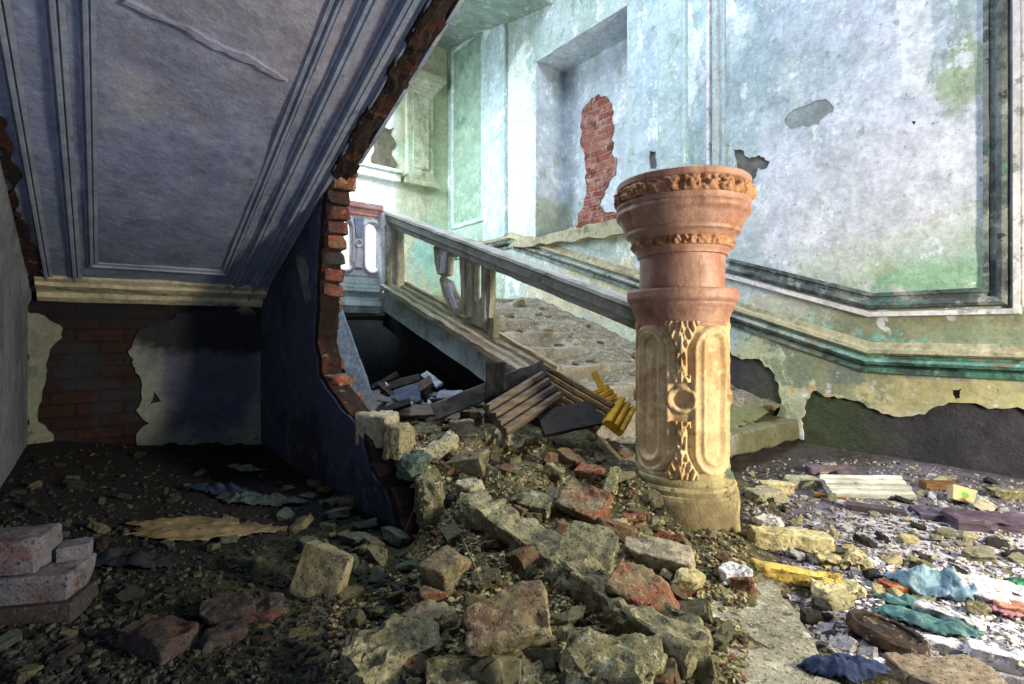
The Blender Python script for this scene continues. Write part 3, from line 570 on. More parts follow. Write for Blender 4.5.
# landing newel post
nw = empty('landing_newel', (2.31, 4.72, 1.4), 'square pale landing post with arched panel where the handrail ends', 'newel post')
rough_box('post', 2.22, 2.36, 4.68, 4.82, 1.34, 2.1, balm, nw, .006, 3, .05)
boxes('corner_strip', [(2.165, 2.222, 4.73, 4.84, 1.36, 2.13)], m_plain('white_worn_edge', '#e2e4e6', '#c4c8ca', .75, c2='#8b8f8c'), nw, .008)
LN = lambda a, b, n: Vector((2.22 - n, a, b))
sweep('arched_panel', arch(4.735, .08, 1.44, 2.0), [(-.01, -.014), (.025, -.012), (.03, 0), (.025, .012), (-.01, .014)], LN, balm, nw, closed=True, smooth=.8)
rough_box('side_strip', 2.26, 2.34, 4.585, 4.63, 1.36, 2.04, balm, nw, .012, 8, .05)

# sloping handrail
RZ = lambda Y: 1.125 + .345 * (Y - 1.79)
hr = [(2.24, -.14), (2.36, -.14), (2.365, -.10), (2.39, -.085), (2.39, -.035), (2.405, -.02), (2.40, .0), (2.20, .0), (2.195, -.02), (2.21, -.035), (2.21, -.085), (2.235, -.10)]
tag(extrude('handrail', hr, (0, 1.69, RZ(1.69)), (0, 4.84, RZ(4.84)), railm, None, 40, .005, .4), 'long sloping grey handrail running from the column up to the landing', 'handrail')

# surviving balusters between stringer and handrail
PB = lambda a, b, n: Vector((2.31 - n, a, b))
def pxp(lst): return [yz(px, py, 2.31) for px, py in lst]
def bal_piece(name, poly, holes, label, th=.028, amp=.008, parent=None, m=None):
    o = plate(name, [tuple(p) for p in ragged(pxp(poly), amp, .03, R.random() * 50)], [pxp(h) for h in holes], PB, -th, th, m or balm, parent)
    return tag(o, label, 'baluster', None) if label else o
b1 = bal_piece('baluster', ((463, 250), (492, 258), (493, 290), (491, 330), (470, 322), (466, 300)), [((477, 266), (480, 262), (484, 266), (484, 298), (480, 304), (477, 298))], 'standing arched baluster panel with a slit opening under the handrail')
for poly in (((471, 258), (476, 256), (476, 316), (471, 318)), ((486, 261), (490, 263), (489, 290), (490, 322), (486, 321)), ((464, 254), (468, 255), (469, 315), (466, 312))):
    plate('moulded_rib', [tuple(p) for p in ragged(pxp(poly), .004, .04, 3)], [], PB, .0, .045, balm, b1)
b2 = bal_piece('broken_baluster', ((436, 247), (459, 246), (459, 254), (451, 257), (450, 275), (444, 277), (446, 279), (451, 281), (460, 304), (464, 300), (464, 279), (468, 276), (469, 305), (463, 314), (455, 313), (446, 296), (442, 280), (444, 276), (440, 274), (437, 262)), [], 'broken curling baluster fragment with pale scroll left of the arched one')
for poly in (((445, 250), (456, 249), (450, 254), (449, 273), (444, 274)), ((448, 283), (452, 283), (461, 308), (458, 310))):
    plate('pale_scroll', [tuple(p) for p in ragged(pxp(poly), .004, .04, 3)], [], PB, .0, .045, bal, b2)
b3 = bal_piece('baluster_stub', ((491, 318), (497, 318), (496, 338), (490, 335)), [], 'short broken baluster stub lowest on the sloping stringer', .028)

# ------------------------------------------------------------------ the column
PC = Vector((2.278, 1.467, 0))
terra = m_terracotta(); limew = m_limewash(); drum = m_base_drum()
colm = empty('terracotta_column', PC, 'ornate terracotta newel column with limewashed lower half standing in rubble', 'column')
kz = 2.57 / 511; zc = lambda y: .95 + (332 - y - (0 if y > 259 else (259 - y) * .08)) * kz; rc = lambda hw: hw * .00464
CAMA = math.atan2(-PC.y, -PC.x)            # the side with the ornament strip faces the camera
def lathe(name, prof, mat, n=96, disp=None, sub=0, smooth=.7, parent=colm, caps=True):
    if sub:
        q = []
        for (a, b) in zip(prof, prof[1:]):
            k = max(1, int(math.hypot(b[0]-a[0], b[1]-a[1]) / sub)); q += [(a[0] + (b[0]-a[0]) * i / k, a[1] + (b[1]-a[1]) * i / k) for i in range(k)]
        prof = q + [prof[-1]]
    vs = []; fs = []; m = len(prof)
    for (r, z) in prof:
        for j in range(n):
            t = CAMA + 2 * PI * j / n; d = disp(2 * PI * j / n, z) if disp else 0
            vs.append((PC.x + (r + d) * math.cos(t), PC.y + (r + d) * math.sin(t), z))
    for i in range(m - 1):
        for j in range(n):
            l = (j + 1) % n; fs.append((i*n+j, i*n+l, (i+1)*n+l, (i+1)*n+j))
    if caps: fs += [tuple(range(n)), tuple(range((m-1)*n, m*n))]
    return fromdata(name, vs, fs, mat, parent, smooth)
P = lambda l: [(rc(h), zc(y)) for h, y in l]
wear = lambda a, s=6: (lambda t, z: a * fbm(Vector((math.cos(t) * 2, math.sin(t) * 2, z * s)), 5))
lathe('base_drum', P([(56, 580), (58, 565), (58.5, 520), (58, 500), (57.5, 486)]), drum, 128, wear(.006), .02)
lathe('base_rings', P([(57.5, 487), (56.5, 483), (54, 482.5), (55, 480), (55.5, 478), (54, 475.5), (51.5, 475), (52.5, 472), (52, 469), (49.5, 467.5), (49, 464), (47.5, 462)]), drum, 128, wear(.004), .006)
R0 = rc(47.2); ZT, ZB = zc(323), zc(463)
def sdf_st(u, z, hw, z0, z1):               # distance to a stadium outline, inside negative
    zz = min(max(z, z0 + hw), z1 - hw); return math.hypot(u, z - zz) - hw
def shaft_disp(t, z):
    d = 0.003 * fbm(Vector((math.cos(t) * 3, math.sin(t) * 3, z * 9)), 5)
    a = (t % (PI / 2)) - PI / 4; u = a * R0; s = sdf_st(u, z, .122, zc(466), zc(326)); q = sdf_st(u, z, .050, zc(451), zc(336))
    if s > 0: d -= .010 * min(1, s / .012)
    else: d += .010 * math.exp(-((s + .012) / .010) ** 2)
    if q < .012: d -= .014 * min(1, max(0, (.012 - q) / .016)); 
    d += .007 * math.exp(-((q - .020) / .009) ** 2)
    v = ((t + PI / 4) % (PI / 2)) - PI / 4; w = v * R0; rr = math.hypot(w, (z - zc(394.5)) * .95)
    if rr < .085: d += .016 * math.exp(-((rr - .05) / .012) ** 4) + (.010 if rr < .05 else 0) * 0 - (.006 if rr < .036 else 0)
    return d
lathe('shaft', [(R0, ZB - .01), (R0, ZT + .01)], limew, 320, shaft_disp, .0055, 3)
def relief(name, fn, z0, z1, hw, mat, dz=.005, a0=0, du=.0035, amp=1):
    nu = int(2 * hw / du); nz_ = int((z1 - z0) / dz); vs = []; fs = []
    for j in range(nz_ + 1):
        for i in range(nu + 1):
            u = -hw + 2 * hw * i / nu; z = z0 + (z1 - z0) * j / nz_; h = fn(u, (z - z0) / (z1 - z0)); t = CAMA + a0 + u / R0; r = R0 - .014 + h * amp
            vs.append((PC.x + r * math.cos(t), PC.y + r * math.sin(t), z))
    for j in range(nz_):
        for i in range(nu): a = j * (nu + 1) + i; fs.append((a, a + 1, a + nu + 2, a + nu + 1))
    return fromdata(name, vs, fs, mat, colm, 3)
def leafy(up):
    def f(u, v):
        if not up: v = 1 - v
        W = .022 + .075 * max(0, v - .55) ** 1.1 * 2 + (.018 if v < .12 else 0); au = abs(u)
        if au > W + .012: return 0
        e = max(0, min(1, (W + .008 - au) / .012))
        lob = .010 * abs(math.sin(v * 15 + au * 55)) + .008 * math.exp(-(au / .007) ** 2) + .006 * math.cos(au * 260 + v * 20)
        cav = -.012 * math.exp(-(((au - W * .45) / .008) ** 2 + ((v * 5 % 1 - .5) / .22) ** 2))
        return e * (.020 + lob + cav + .004 * fbm(Vector((u * 90, v * 12, 1)), 4))
    return f
for k in range(4):
    relief('leaf_relief', leafy(True), zc(378), zc(322), .105, limew, a0=k * PI / 2, amp=.55 if k % 2 else 1)
    relief('leaf_relief', leafy(False), zc(467), zc(414), .105, limew, a0=k * PI / 2, amp=.55 if k % 2 else 1)
lathe('collar', P([(47.0, 326), (47.2, 323), (48.2, 321), (48, 318), (49.5, 316), (49.5, 314), (51.2, 312), (53, 307.5), (53.8, 306), (53.8, 304), (56.4, 301.5), (57.2, 300), (57.2, 292.5), (56.4, 291.3), (46, 290.8), (44, 290)]), terra, 128, wear(.003), .008)
lathe('neck', P([(44.2, 291.5), (44.4, 286), (44, 275), (44.2, 259), (45, 256)]), terra, 128, wear(.002), .02)
lathe('capital_bowl', P([(44, 258.5), (46.8, 257.6), (47, 255), (48.5, 253.2), (49, 251), (50.5, 250), (50, 243), (51.5, 241), (53.2, 239.5), (54, 237.5), (56.5, 236), (58.5, 235), (59.3, 233), (58.8, 231), (60.5, 229), (64, 221), (65.8, 217.6), (67.5, 216.6), (69.2, 214.5), (69.7, 212), (69.2, 209.5), (67.8, 208), (69.2, 205), (69.4, 202.6), (67.2, 201.5), (67, 186.5), (68.8, 185), (69.2, 180), (68, 178.6), (50, 178.2), (48, 182), (46, 200), (1, 201)]), terra, 144, wear(.003), .007)
def leafband(r, za, zb, n, amp):
    H = zb - za
    def f(t, z):
        v = (z - za) / H; x = t * n / (2 * PI); c = (x % 1) - .5; k = int(x)
        w = math.sin(PI * min(1, max(0, v))) ** .5
        s = abs(math.sin(x * PI)) ** .6 * .7 + .5 * abs(math.sin(x * 2 * PI + v * 4)) * .6
        return amp * w * (1.5 * s - .25 + .7 * fbm(Vector((math.cos(t) * 14, math.sin(t) * 14, z * 45)), 4)) * (0.55 + .45 * fbm(Vector((k * 1.7, 3, 1)), 1) + .2)
    return lathe_band(r, za, zb, f)
def lathe_band(r, za, zb, f):
    return lathe('leaf_band', [(r - .012, za), (r, za + .002), (r, zb - .002), (r - .012, zb)], leafm, 420, f, .0045, 3, colm, False)
leafm = M('orange_leaf_band', '#a5785a', .75); leafm.patch(6, .47, .58, '#7a4e38', .8).patch(12, .55, .62, '#c39a6c', .7).patch(9, .58, .63, '#3a2a26', .8).grain(25, .5); leafm = leafm.done(.008)
leafband(rc(66.4), zc(202), zc(186), 24, .030)
leafband(rc(50.2), zc(250.5), zc(240.5), 22, .018)

# ------------------------------------------------------------------ ground and rubble heap
CP = [(1.6, 3.9, .46), (1.6, 3.4, .5), (1.9, 3.2, .5), (2.2, 2.9, .45), (1.9, 2.6, .42), (1.5, 2.6, .42), (1.28, 2.45, .36), (2.0, 2.1, .34), (1.6, 2.05, .28), (1.25, 1.95, .12), (2.02, 1.62, .27),
      (1.7, 1.5, .17), (1.35, 1.4, .11), (1.7, 1.05, .08), (1.15, 1.0, .06), (2.05, 1.1, .05), (2.15, 1.18, .03), (2.4, 1.15, -.04), (2.45, 1.1, -.05), (2.7, 1.4, .0), (3.0, 1.0, -.06), (2.6, .7, -.06), (1.9, .6, -.02), (1.3, .5, .03),
      (.7, .8, .02), (.6, 1.6, .0), (.9, 2.0, -.01), (.2, 1.3, -.06), (.6, 2.3, -.08), (.0, 2.0, -.08), (2.6, 1.8, .1), (2.9, 2.2, .05), (2.3, 2.3, .36), (1.3, 4.6, .34), (2.1, 4.4, .36), (2.6, 3.2, .3)]
def heap_h(x, y):
    n = d = 0.
    for (a, b, z) in CP:
        w = 1 / ((x - a) ** 2 + (y - b) ** 2 + .006) ** 1.7; n += w * z; d += w
    return n / d + .035 * fbm(Vector((x * 3, y * 3, 1)), 5) + .014 * fbm(Vector((x * 13, y * 13, 7)), 4)
def floor_h(x, y): return .012 * fbm(Vector((x * 2, y * 2, 4)), 4) + .010 * fbm(Vector((x * 11, y * 11, 2)), 4) + max(0, .10 * (x - 3.75)) + (.19 * min(1, max(0, (.85 - x) / 1.1)) * min(1, max(0, (y - 1.7) / 1.5)) if x < 1.1 else 0)
def in_heap(x, y): return not (x < 1.17 and y > 2.0)
def G(x, y): return max(heap_h(x, y), floor_h(x, y)) if in_heap(x, y) and .1 < x < 3.1 and .3 < y < 4.9 else floor_h(x, y)
def grid(name, x0, x1, y0, y1, s, fn, keep, mat):
    nx = int((x1 - x0) / s); ny = int((y1 - y0) / s); vs = []; fs = []
    for j in range(ny + 1):
        for i in range(nx + 1): x = x0 + i * s; y = y0 + j * s; vs.append((x, y, fn(x, y)))
    for j in range(ny):
        for i in range(nx):
            if keep is None or keep(x0 + (i + .5) * s, y0 + (j + .5) * s): a = j * (nx + 1) + i; fs.append((a, a + 1, a + nx + 2, a + nx + 1))
    me = bpy.data.meshes.new(name); me.from_pydata(vs, [], fs)
    bm = bmesh.new(); bm.from_mesh(me); bmesh.ops.delete(bm, geom=[v for v in bm.verts if not v.link_faces], context='VERTS'); bm.to_mesh(me); bm.free()
    return link(name, me, mat, None, 3)
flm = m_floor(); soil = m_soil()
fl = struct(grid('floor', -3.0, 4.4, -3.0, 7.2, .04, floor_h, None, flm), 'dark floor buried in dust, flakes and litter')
hp = tag(grid('rubble_heap', .1, 3.1, .3, 4.9, .025, heap_h, lambda x, y: in_heap(x, y) and heap_h(x, y) > floor_h(x, y) - .03, soil), 'mound of loose crumbled mortar and earth around the column foot', 'rubble', None, 'stuff')
sd = m_stair_dirt()
def stair_h(x, y): return 1.36 - .345 * (4.95 - y) - .155 + .20 * min(1, max(0, (x - 2.95) / 1.2)) + .04 * fbm(Vector((x * 3, y * 3, 3)), 5) + .02 * fbm(Vector((x * 14, y * 14, 3)), 4)
tag(grid('stair_rubble', 2.5, 4.36, 1.85, 4.9, .03, stair_h, None, sd), 'drift of dirt and plaster crumbs covering the stair treads', 'rubble', None, 'stuff')
def hit(px, py, lift=0.):
    d = ray(px, py); t = .6
    while t < 9:
        p = EYE + d * t
        if p.z - lift < G(p.x, p.y): return p
        t += .004
    return p
YAW = -math.atan2(SN, CS)

def chunk(dims, seed, cuts=3, depth=.12, amp=.008, sub=3, freq=9):
    rr = random.Random(seed); bm = bmesh.new(); d = Vector(dims)
    bmesh.ops.create_cube(bm, size=1, matrix=Matrix.Diagonal((*d, 1)))
    for i in range(cuts):
        c = Vector((rr.choice((-1, 1)) * d.x / 2, rr.choice((-1, 1)) * d.y / 2, rr.choice((-1, 1)) * d.z / 2 * rr.choice((0, 1, 1))))
        nrm = Vector((c.x / d.x + rr.uniform(-.3, .3), c.y / d.y + rr.uniform(-.3, .3), c.z / d.z + rr.uniform(-.2, .2))).normalized()
        co = c - nrm * min(d) * rr.uniform(.3, 1) * depth * 6
        r = bmesh.ops.bisect_plane(bm, geom=bm.verts[:] + bm.edges[:] + bm.faces[:], plane_co=co, plane_no=nrm, clear_outer=True)
        bmesh.ops.holes_fill(bm, edges=[e for e in bm.edges if e.is_boundary])
    bmesh.ops.bevel(bm, geom=bm.edges[:], offset=min(d) * .05, segments=1, affect='EDGES')
    bmesh.ops.triangulate(bm, faces=bm.faces[:])
    L = max(d) / (2 ** sub)
    for it in range(sub + 1):
        es = [e for e in bm.edges if e.calc_length() > L * 1.3]
        if es: bmesh.ops.subdivide_edges(bm, edges=es, cuts=1); bmesh.ops.triangulate(bm, faces=bm.faces[:])
    o = Vector((seed * 1.37, seed * .71, seed * 2.1))
    bm.normal_update()
    for v in bm.verts:
        q = v.co * freq + o; n = fbm(q, 5); n2 = fbm(v.co * freq * 3.2 + o, 3)
        v.co += v.normal * (n * amp + n2 * amp * .6 - max(0, fbm(v.co * freq * 1.6 + o * 2, 3) - .15) * amp * 3)
    bmesh.ops.recalc_face_normals(bm, faces=bm.faces)
    me = bpy.data.meshes.new('chunk'); bm.to_mesh(me); bm.free()
    return me
def chunky(me, name, mat, loc, rot, label, cat, group=None, scale=1):
    o = bpy.data.objects.new(name, me); COL.objects.link(o)
    if not me.materials: me.materials.append(mat)
    for p in me.polygons: p.use_smooth = True
    me.set_sharp_from_angle(angle=.6)
    o.location = loc; o.rotation_euler = rot
    if scale != 1: o.scale = (scale,) * 3
    return tag(o, label, cat, group)
deg = math.radians
MB = {'red': m_brick('red_brick', '#8a4c3a', '#6b6450', .8, .48), 'dusty': m_brick('dusty_brick', '#84503f', '#6f6a52', .9, .42), 'grey': m_brick('mortared_brick', '#7a7260', '#878262', .8, .42), 'pale': m_brick('pale_brick', '#99917f', '#b3ab90', .8, .42), 'dark': m_brick('sooty_brick', '#403836', '#39383a', .8, .42, .1, '#55524c'), 'edge': m_brick('edge_brick', '#85483a', '#4c3f3b', .7, .48, .1, '#8f8880'), 'lilac': m_brick('grey_lilac_brick', '#74717a', '#62646f', .8, .44, .08, '#7f7d86')}
MS = {'olive': m_stone('olive_stone', '#7a7656', '#5e5b42'), 'pale': m_stone('pale_mortar', '#aaa68d', '#8a8670'), 'cream': m_stone('cream_plaster', '#c9bf96', '#a89c6e', '#e6dfc4', .01), 'white': m_stone('white_plaster', '#d3d1d6', '#aeacb4', '#efeef2', .01), 'dark': m_stone('dark_stone', '#3c3a3a', '#2a292b', '#6e6c66'), 'concrete': m_stone('speckled_concrete', '#8c876a', '#6b674f', '#b6b294', .012), 'teal': m_stone('greenish_stone', '#5f6d60', '#47544d', '#8d988a')}
def item(px, py, dims, label, mat, name='brick', cat='brick', yaw=0, tilt=0, roll=0, cuts=3, depth=.08, amp=.009, sink=.25, seed=None, freq=9, sub=3):
    seed = seed or int(px * 7 + py); me = chunk(dims, seed, cuts, depth, amp, sub + 1, freq)
    rot = Euler((deg(tilt), deg(roll), YAW + deg(yaw))); mm = rot.to_matrix()
    hz = max((mm @ v.co).z for v in me.vertices); lz = -min((mm @ v.co).z for v in me.vertices)
    p = hit(px, py, lz * .9); z = G(p.x, p.y) + lz - sink * (hz + lz)
    return chunky(me, name, mat, (p.x, p.y, z), rot, label, cat)
B = (.25, .12, .07)
# foreground left
item(324, 562, (.185, .085, .18), 'big upright grey brick block with yellow-lit edge left of the heap', MB['grey'], yaw=-14, tilt=-18, roll=12, cuts=2, depth=.05, amp=.004)
s0 = on_z(-6, 640, .03)
def stackb(dx, dy, z, dims, yaw, label, mat, seed):
    me = chunk(dims, seed, 2, .04, .004); o = Vector((s0.x, s0.y, 0)) + Vector((CS, -SN, 0)) * dx + Vector((SN, CS, 0)) * dy
    chunky(me, 'brick', mat, (o.x, o.y, z), (0, 0, YAW + deg(yaw)), label, 'brick')
stackb(-.02, .10, .055, (.36, .16, .10), 14, 'dark brick at the bottom of the stack on the left edge', MB['dark'], 5)
stackb(-.03, .115, .148, (.34, .16, .085), 13, 'wide grey brick in the middle of the stack on the left edge', MB['lilac'], 6)
stackb(-.06, .115, .247, (.20, .15, .11), 16, 'pale grey brick on top of the stack on the left edge', MB['lilac'], 7)
stackb(.07, .20, .215, (.09, .07, .05), 30, 'small grey brick piece behind the top brick of the left stack', MB['lilac'], 8)
item(228, 606, (.16, .11, .06), 'reddish-edged dark brick half, leftmost of three on the dark floor', MB['dark'], yaw=25, tilt=10, roll=-8)
item(262, 606, (.12, .09, .05), 'dark rounded brick piece, rightmost of three on the dark floor', MB['dark'], yaw=12, tilt=15, cuts=5)
item(222, 632, (.12, .08, .045), 'dark red brick piece, nearest of three on the dark floor', MB['dark'], yaw=40, cuts=4)
item(160, 628, (.20, .13, .06), 'sooty half-buried brick between the stack and the dark brick pieces', MB['dark'], yaw=-20, tilt=-8, sink=.4)
item(348, 560, (.07, .05, .05), 'small mortar lump behind the upright grey brick', MS['teal'], 'stone', 'stone')
# foreground heap
item(507, 612, (.235, .16, .17), 'mortar-faced brick with raw red right side in the foreground', MB['grey'], yaw=8, tilt=28, roll=-5, cuts=2, depth=.05)
item(438, 593, (.13, .05, .055), 'small bright red brick strip left of the mortar-faced brick', MB['red'], yaw=18, cuts=2, roll=4)
item(446, 566, (.13, .15, .11), 'dark block with a dull red right face above the small red strip', MB['dusty'], yaw=-35, tilt=8, cuts=2)
item(425, 618, (.17, .10, .09), 'dusty grey lump below the small red strip', MB['grey'], yaw=24, cuts=5, amp=.012)
item(584, 500, (.20, .15, .05), 'flat brownish slab tilted towards the viewer, upper of two in the middle', MB['dusty'], yaw=-38, tilt=32, roll=10, cuts=3, sink=.1)
item(588, 548, (.20, .18, .06), 'flat speckled grey slab just below the brownish slab', MS['concrete'], 'slab', 'slab', yaw=-28, tilt=36, roll=4, cuts=4, sink=.1)
item(640, 588, (.21, .15, .13), 'chunky grey-green brick with orange flecks right of the concrete beam', MB['dusty'], yaw=-30, tilt=18, roll=20, cuts=4)
item(686, 578, (.10, .07, .08), 'cream plaster lump right of the flecked brick', MS['cream'], 'plaster_lump', 'plaster', yaw=40, tilt=20)
item(668, 552, (.19, .11, .06), 'tan brick slab below the column foot', MB['pale'], yaw=-35, tilt=15)
item(644, 545, (.14, .09, .06), 'pale flat brick left of the tan slab', MB['pale'], yaw=-15, tilt=20)
item(668, 538, (.14, .06, .04), 'bright red tile shard at the foot of the column', MB['red'], yaw=-40, tilt=25, name='brick')
item(606, 497, (.08, .05, .04), 'little red brick nub right of the brownish slab', MB['red'], yaw=20)
item(634, 517, (.10, .05, .035), 'broken red tile left of the column foot', MB['red'], yaw=-10, tilt=20)
item(612, 478, (.05, .17, .10), 'tall olive stone leaning in the shade left of the column', MS['olive'], 'stone', 'stone', yaw=-20, tilt=35, roll=10, cuts=5)
item(628, 446, (.10, .07, .09), 'round grey stone in the dark behind the column foot', MS['pale'], 'stone', 'stone', cuts=6, amp=.01)
item(590, 470, (.13, .09, .06), 'reddish brick half above the brownish slab', MB['red'], yaw=-30, tilt=12)
item(552, 470, (.10, .05, .09), 'upright greenish stone chip above the brownish slab', MS['olive'], 'stone', 'stone', yaw=-20, roll=25)
item(536, 500, (.16, .10, .045), 'grey slate-like shard left of the brownish slab', MS['olive'], 'slab', 'slab', yaw=-35, tilt=18, cuts=4)
item(470, 458, (.21, .12, .10), 'mossy grey brick with red right end in the upper heap', MB['dusty'], yaw=-28, tilt=12, roll=-14, cuts=2)
item(468, 489, (.17, .13, .12), 'dark block with a pale rounded face below the mossy brick', MS['pale'], 'stone', 'stone', yaw=40, cuts=5)
item(500, 424, (.15, .10, .16), 'pale ornamented plaster chunk standing in the upper heap', MS['pale'], 'plaster_lump', 'plaster', yaw=-25, roll=-12, cuts=3, amp=.016, freq=18)
item(517, 440, (.07, .06, .06), 'small pale cube right of the ornamented chunk', MS['pale'], 'stone', 'stone', yaw=15, cuts=1)
item(461, 424, (.14, .10, .09), 'square tan brick end left of the ornamented chunk', MB['pale'], yaw=8, cuts=2)
item(440, 442, (.20, .07, .08), 'curved pale mortar piece over a dark hollow', MS['pale'], 'mortar_piece', 'mortar', yaw=28, roll=-22, cuts=4, amp=.014)
item(470, 414, (.12, .08, .05), 'reddish brick fragment at the top of the heap', MB['dusty'], yaw=20)
item(428, 495, (.10, .20, .20), 'rough olive boulder against the broken wall end', MS['olive'], 'stone', 'stone', yaw=20, cuts=6, amp=.02)
item(413, 462, (.13, .16, .12), 'mossy stone on the foot of the broken wall', MS['teal'], 'stone', 'stone', yaw=30, cuts=5, amp=.016)
item(390, 640, (.26, .20, .14), 'big rough grey rock at the bottom left of the heap', MS['concrete'], 'stone', 'stone', yaw=40, cuts=5, amp=.02, sink=.42)
item(484, 672, (.30, .18, .09), 'crumbly tan slab along the bottom edge', MS['olive'], 'slab', 'slab', yaw=4, cuts=4, amp=.02, sink=.55)
item(612, 655, (.26, .17, .15), 'heavy grey rock under the lower end of the concrete beam', MS['olive'], 'stone', 'stone', yaw=-10, tilt=8, cuts=4, amp=.018, sink=.38)
# long concrete beam across the heap
def beam():
    a = hit(462, 508) + Vector((0, 0, .03)); b = hit(702, 676) + Vector((0, 0, .03)); d = b - a; L = d.length
    me = chunk((L, .15, .13), 77, 4, .05, .024, 6, 7)
    q = d.to_track_quat('X', 'Z'); o = chunky(me, 'concrete_beam', MS['concrete'], (a + b) / 2, q.to_euler(), 'long crumbling concrete beam lying diagonally through the foreground heap', 'beam')
beam()
def slab():
    pts = [on_z(px, py, .045) for px, py in ((704, 592), (772, 580), (800, 612), (840, 690), (700, 700), (690, 640))]
    o = plate('concrete_slab', [tuple(p) for p in ragged([(p.x, p.y) for p in pts], .02, .03, 66)], [], lambda a, b, n: Vector((a, b, n + .03 * (b - 1))), -.03, .05, m_stone('white_speckled_slab', '#a8a493', '#86826f', '#d6d3c2', .02))
    tag(o, 'flat white-speckled concrete slab in the foreground below the column', 'slab')
slab()
# right-hand litter
item(790, 536, (.34, .10, .09), 'cream moulded block lying right of the column foot', MS['cream'], 'moulding_fragment', 'moulding', yaw=-6, roll=3, cuts=2, depth=.05)
item(795, 572, (.30, .06, .045), 'long yellow moulding strip in front of the cream block', m_stone('yellow_plaster', '#d2b45e', '#b09348', '#e4d494', .01), 'moulding_fragment', 'moulding', yaw=-20, roll=2, cuts=4, amp=.014)
item(842, 558, (.20, .10, .05), 'cream plaster scroll fragment right of the yellow strip', MS['cream'], 'moulding_fragment', 'moulding', yaw=-14, cuts=5, amp=.02)
item(838, 588, (.17, .09, .05), 'pale cream crust of plaster above the rusty lid', MS['cream'], 'plaster_lump', 'plaster', yaw=10, cuts=5, amp=.016)
item(733, 572, (.10, .07, .06), 'white plaster knob near the red tile at the column foot', MS['white'], 'plaster_lump', 'plaster', yaw=10, cuts=5, amp=.014)
item(742, 580, (.08, .06, .05), 'red brick stub beside the white plaster knob', MB['red'], yaw=-20)
item(802, 480, (.22, .12, .06), 'pale flat stone left of the ribbed board by the wall', MS['pale'], 'stone', 'stone', yaw=6, cuts=5)
item(776, 485, (.18, .10, .07), 'cream stone lump close to the right of the column', MS['cream'], 'stone', 'stone', yaw=-12, cuts=5)
item(765, 492, (.20, .14, .06), 'flat tan stone touching the column shadow', MS['pale'], 'stone', 'stone', yaw=14, cuts=5)
item(768, 520, (.12, .09, .06), 'whitish crust beside the cream moulded block', MS['white'], 'plaster_lump', 'plaster', yaw=24, cuts=5, amp=.014)
item(830, 468, (.30, .08, .05), 'purplish tile shard behind the ribbed board', m_plain('purple_shard', '#71646f', '#564c58', .8), 'tile_shard', 'tile', yaw=-4, cuts=3)
item(940, 484, (.19, .07, .05), 'brown timber offcut against the right wall', m_wood('brown_offcut', '#7a5a38', '#5a4129', '#94764c', jit=True), 'timber_offcut', 'timber', yaw=-8, cuts=1, amp=.003)
item(830, 496, (.16, .05, .025), 'thin orange-brown wood strip in front of the ribbed board', m_wood('orange_strip', '#9a6e45', '#7a5434', '#b58a58', jit=True), 'wood_strip', 'wood', yaw=-38, cuts=1, amp=.002)
item(875, 508, (.26, .08, .03), 'dark flat board end near the ribbed board', m_wood('dark_board', '#4c434a', '#37313a', '#6a606a', jit=True), 'board', 'board', yaw=-30, cuts=1, amp=.003)
item(972, 587, (.26, .10, .06), 'big bright white plaster slab on the right', MS['white'], 'plaster_slab', 'plaster', yaw=-38, roll=4, tilt=14, cuts=3, amp=.008)
item(1002, 590, (.20, .09, .05), 'second white plaster slab right of the big one', MS['white'], 'plaster_slab', 'plaster', yaw=-34, tilt=10, cuts=4)
item(922, 580, (.10, .07, .045), 'white speckled plaster block beside the orange brick', MS['white'], 'plaster_lump', 'plaster', yaw=8, cuts=4)
item(897, 586, (.10, .07, .04), 'small orange brick among white plaster on the right', m_brick('orange_brick', '#bd6a40', '#b98a6a', .5, .55), yaw=-14, cuts=3)
item(948, 614, (.17, .07, .05), 'white crumbled plaster strip left of the blue sheet', MS['white'], 'plaster_lump', 'plaster', yaw=-45, cuts=4, amp=.012)
item(975, 608, (.07, .06, .055), 'small brown stone between blue sheet and white slab', MS['olive'], 'stone', 'stone', cuts=5)
item(968, 648, (.22, .05, .04), 'long white plaster sliver below the blue sheet', MS['white'], 'plaster_lump', 'plaster', yaw=-22, cuts=3)
item(1008, 655, (.18, .08, .05), 'white plaster block at the right edge', MS['white'], 'plaster_slab', 'plaster', yaw=-30, cuts=3)
item(948, 680, (.24, .14, .09), 'smooth brown-grey rock at the bottom right', m_stone('brown_rock', '#8f806c', '#75685a', '#b3a690', .008), 'stone', 'stone', yaw=-6, cuts=5, amp=.008)
item(1016, 608, (.12, .08, .05), 'pinkish orange brick shard at the right edge', m_brick('pink_brick', '#b9806c', '#c4a392', .5, .5), yaw=-20, cuts=4)
item(1000, 520, (.44, .16, .07), 'dark mauve plank pile end at the right edge', m_wood('mauve_plank', '#564858', '#3d3440', '#75667a', jit=True), 'plank', 'plank', yaw=-12, cuts=2, amp=.01)
item(960, 515, (.40, .14, .05), 'dark broken board lying along the right wall', m_wood('violet_board', '#544c60', '#3a3542', '#766d84', jit=True), 'plank', 'plank', yaw=-16, cuts=2, amp=.01)
item(1012, 492, (.22, .08, .05), 'olive-brown stone at the foot of the right wall', MS['olive'], 'stone', 'stone', yaw=-10, cuts=5)

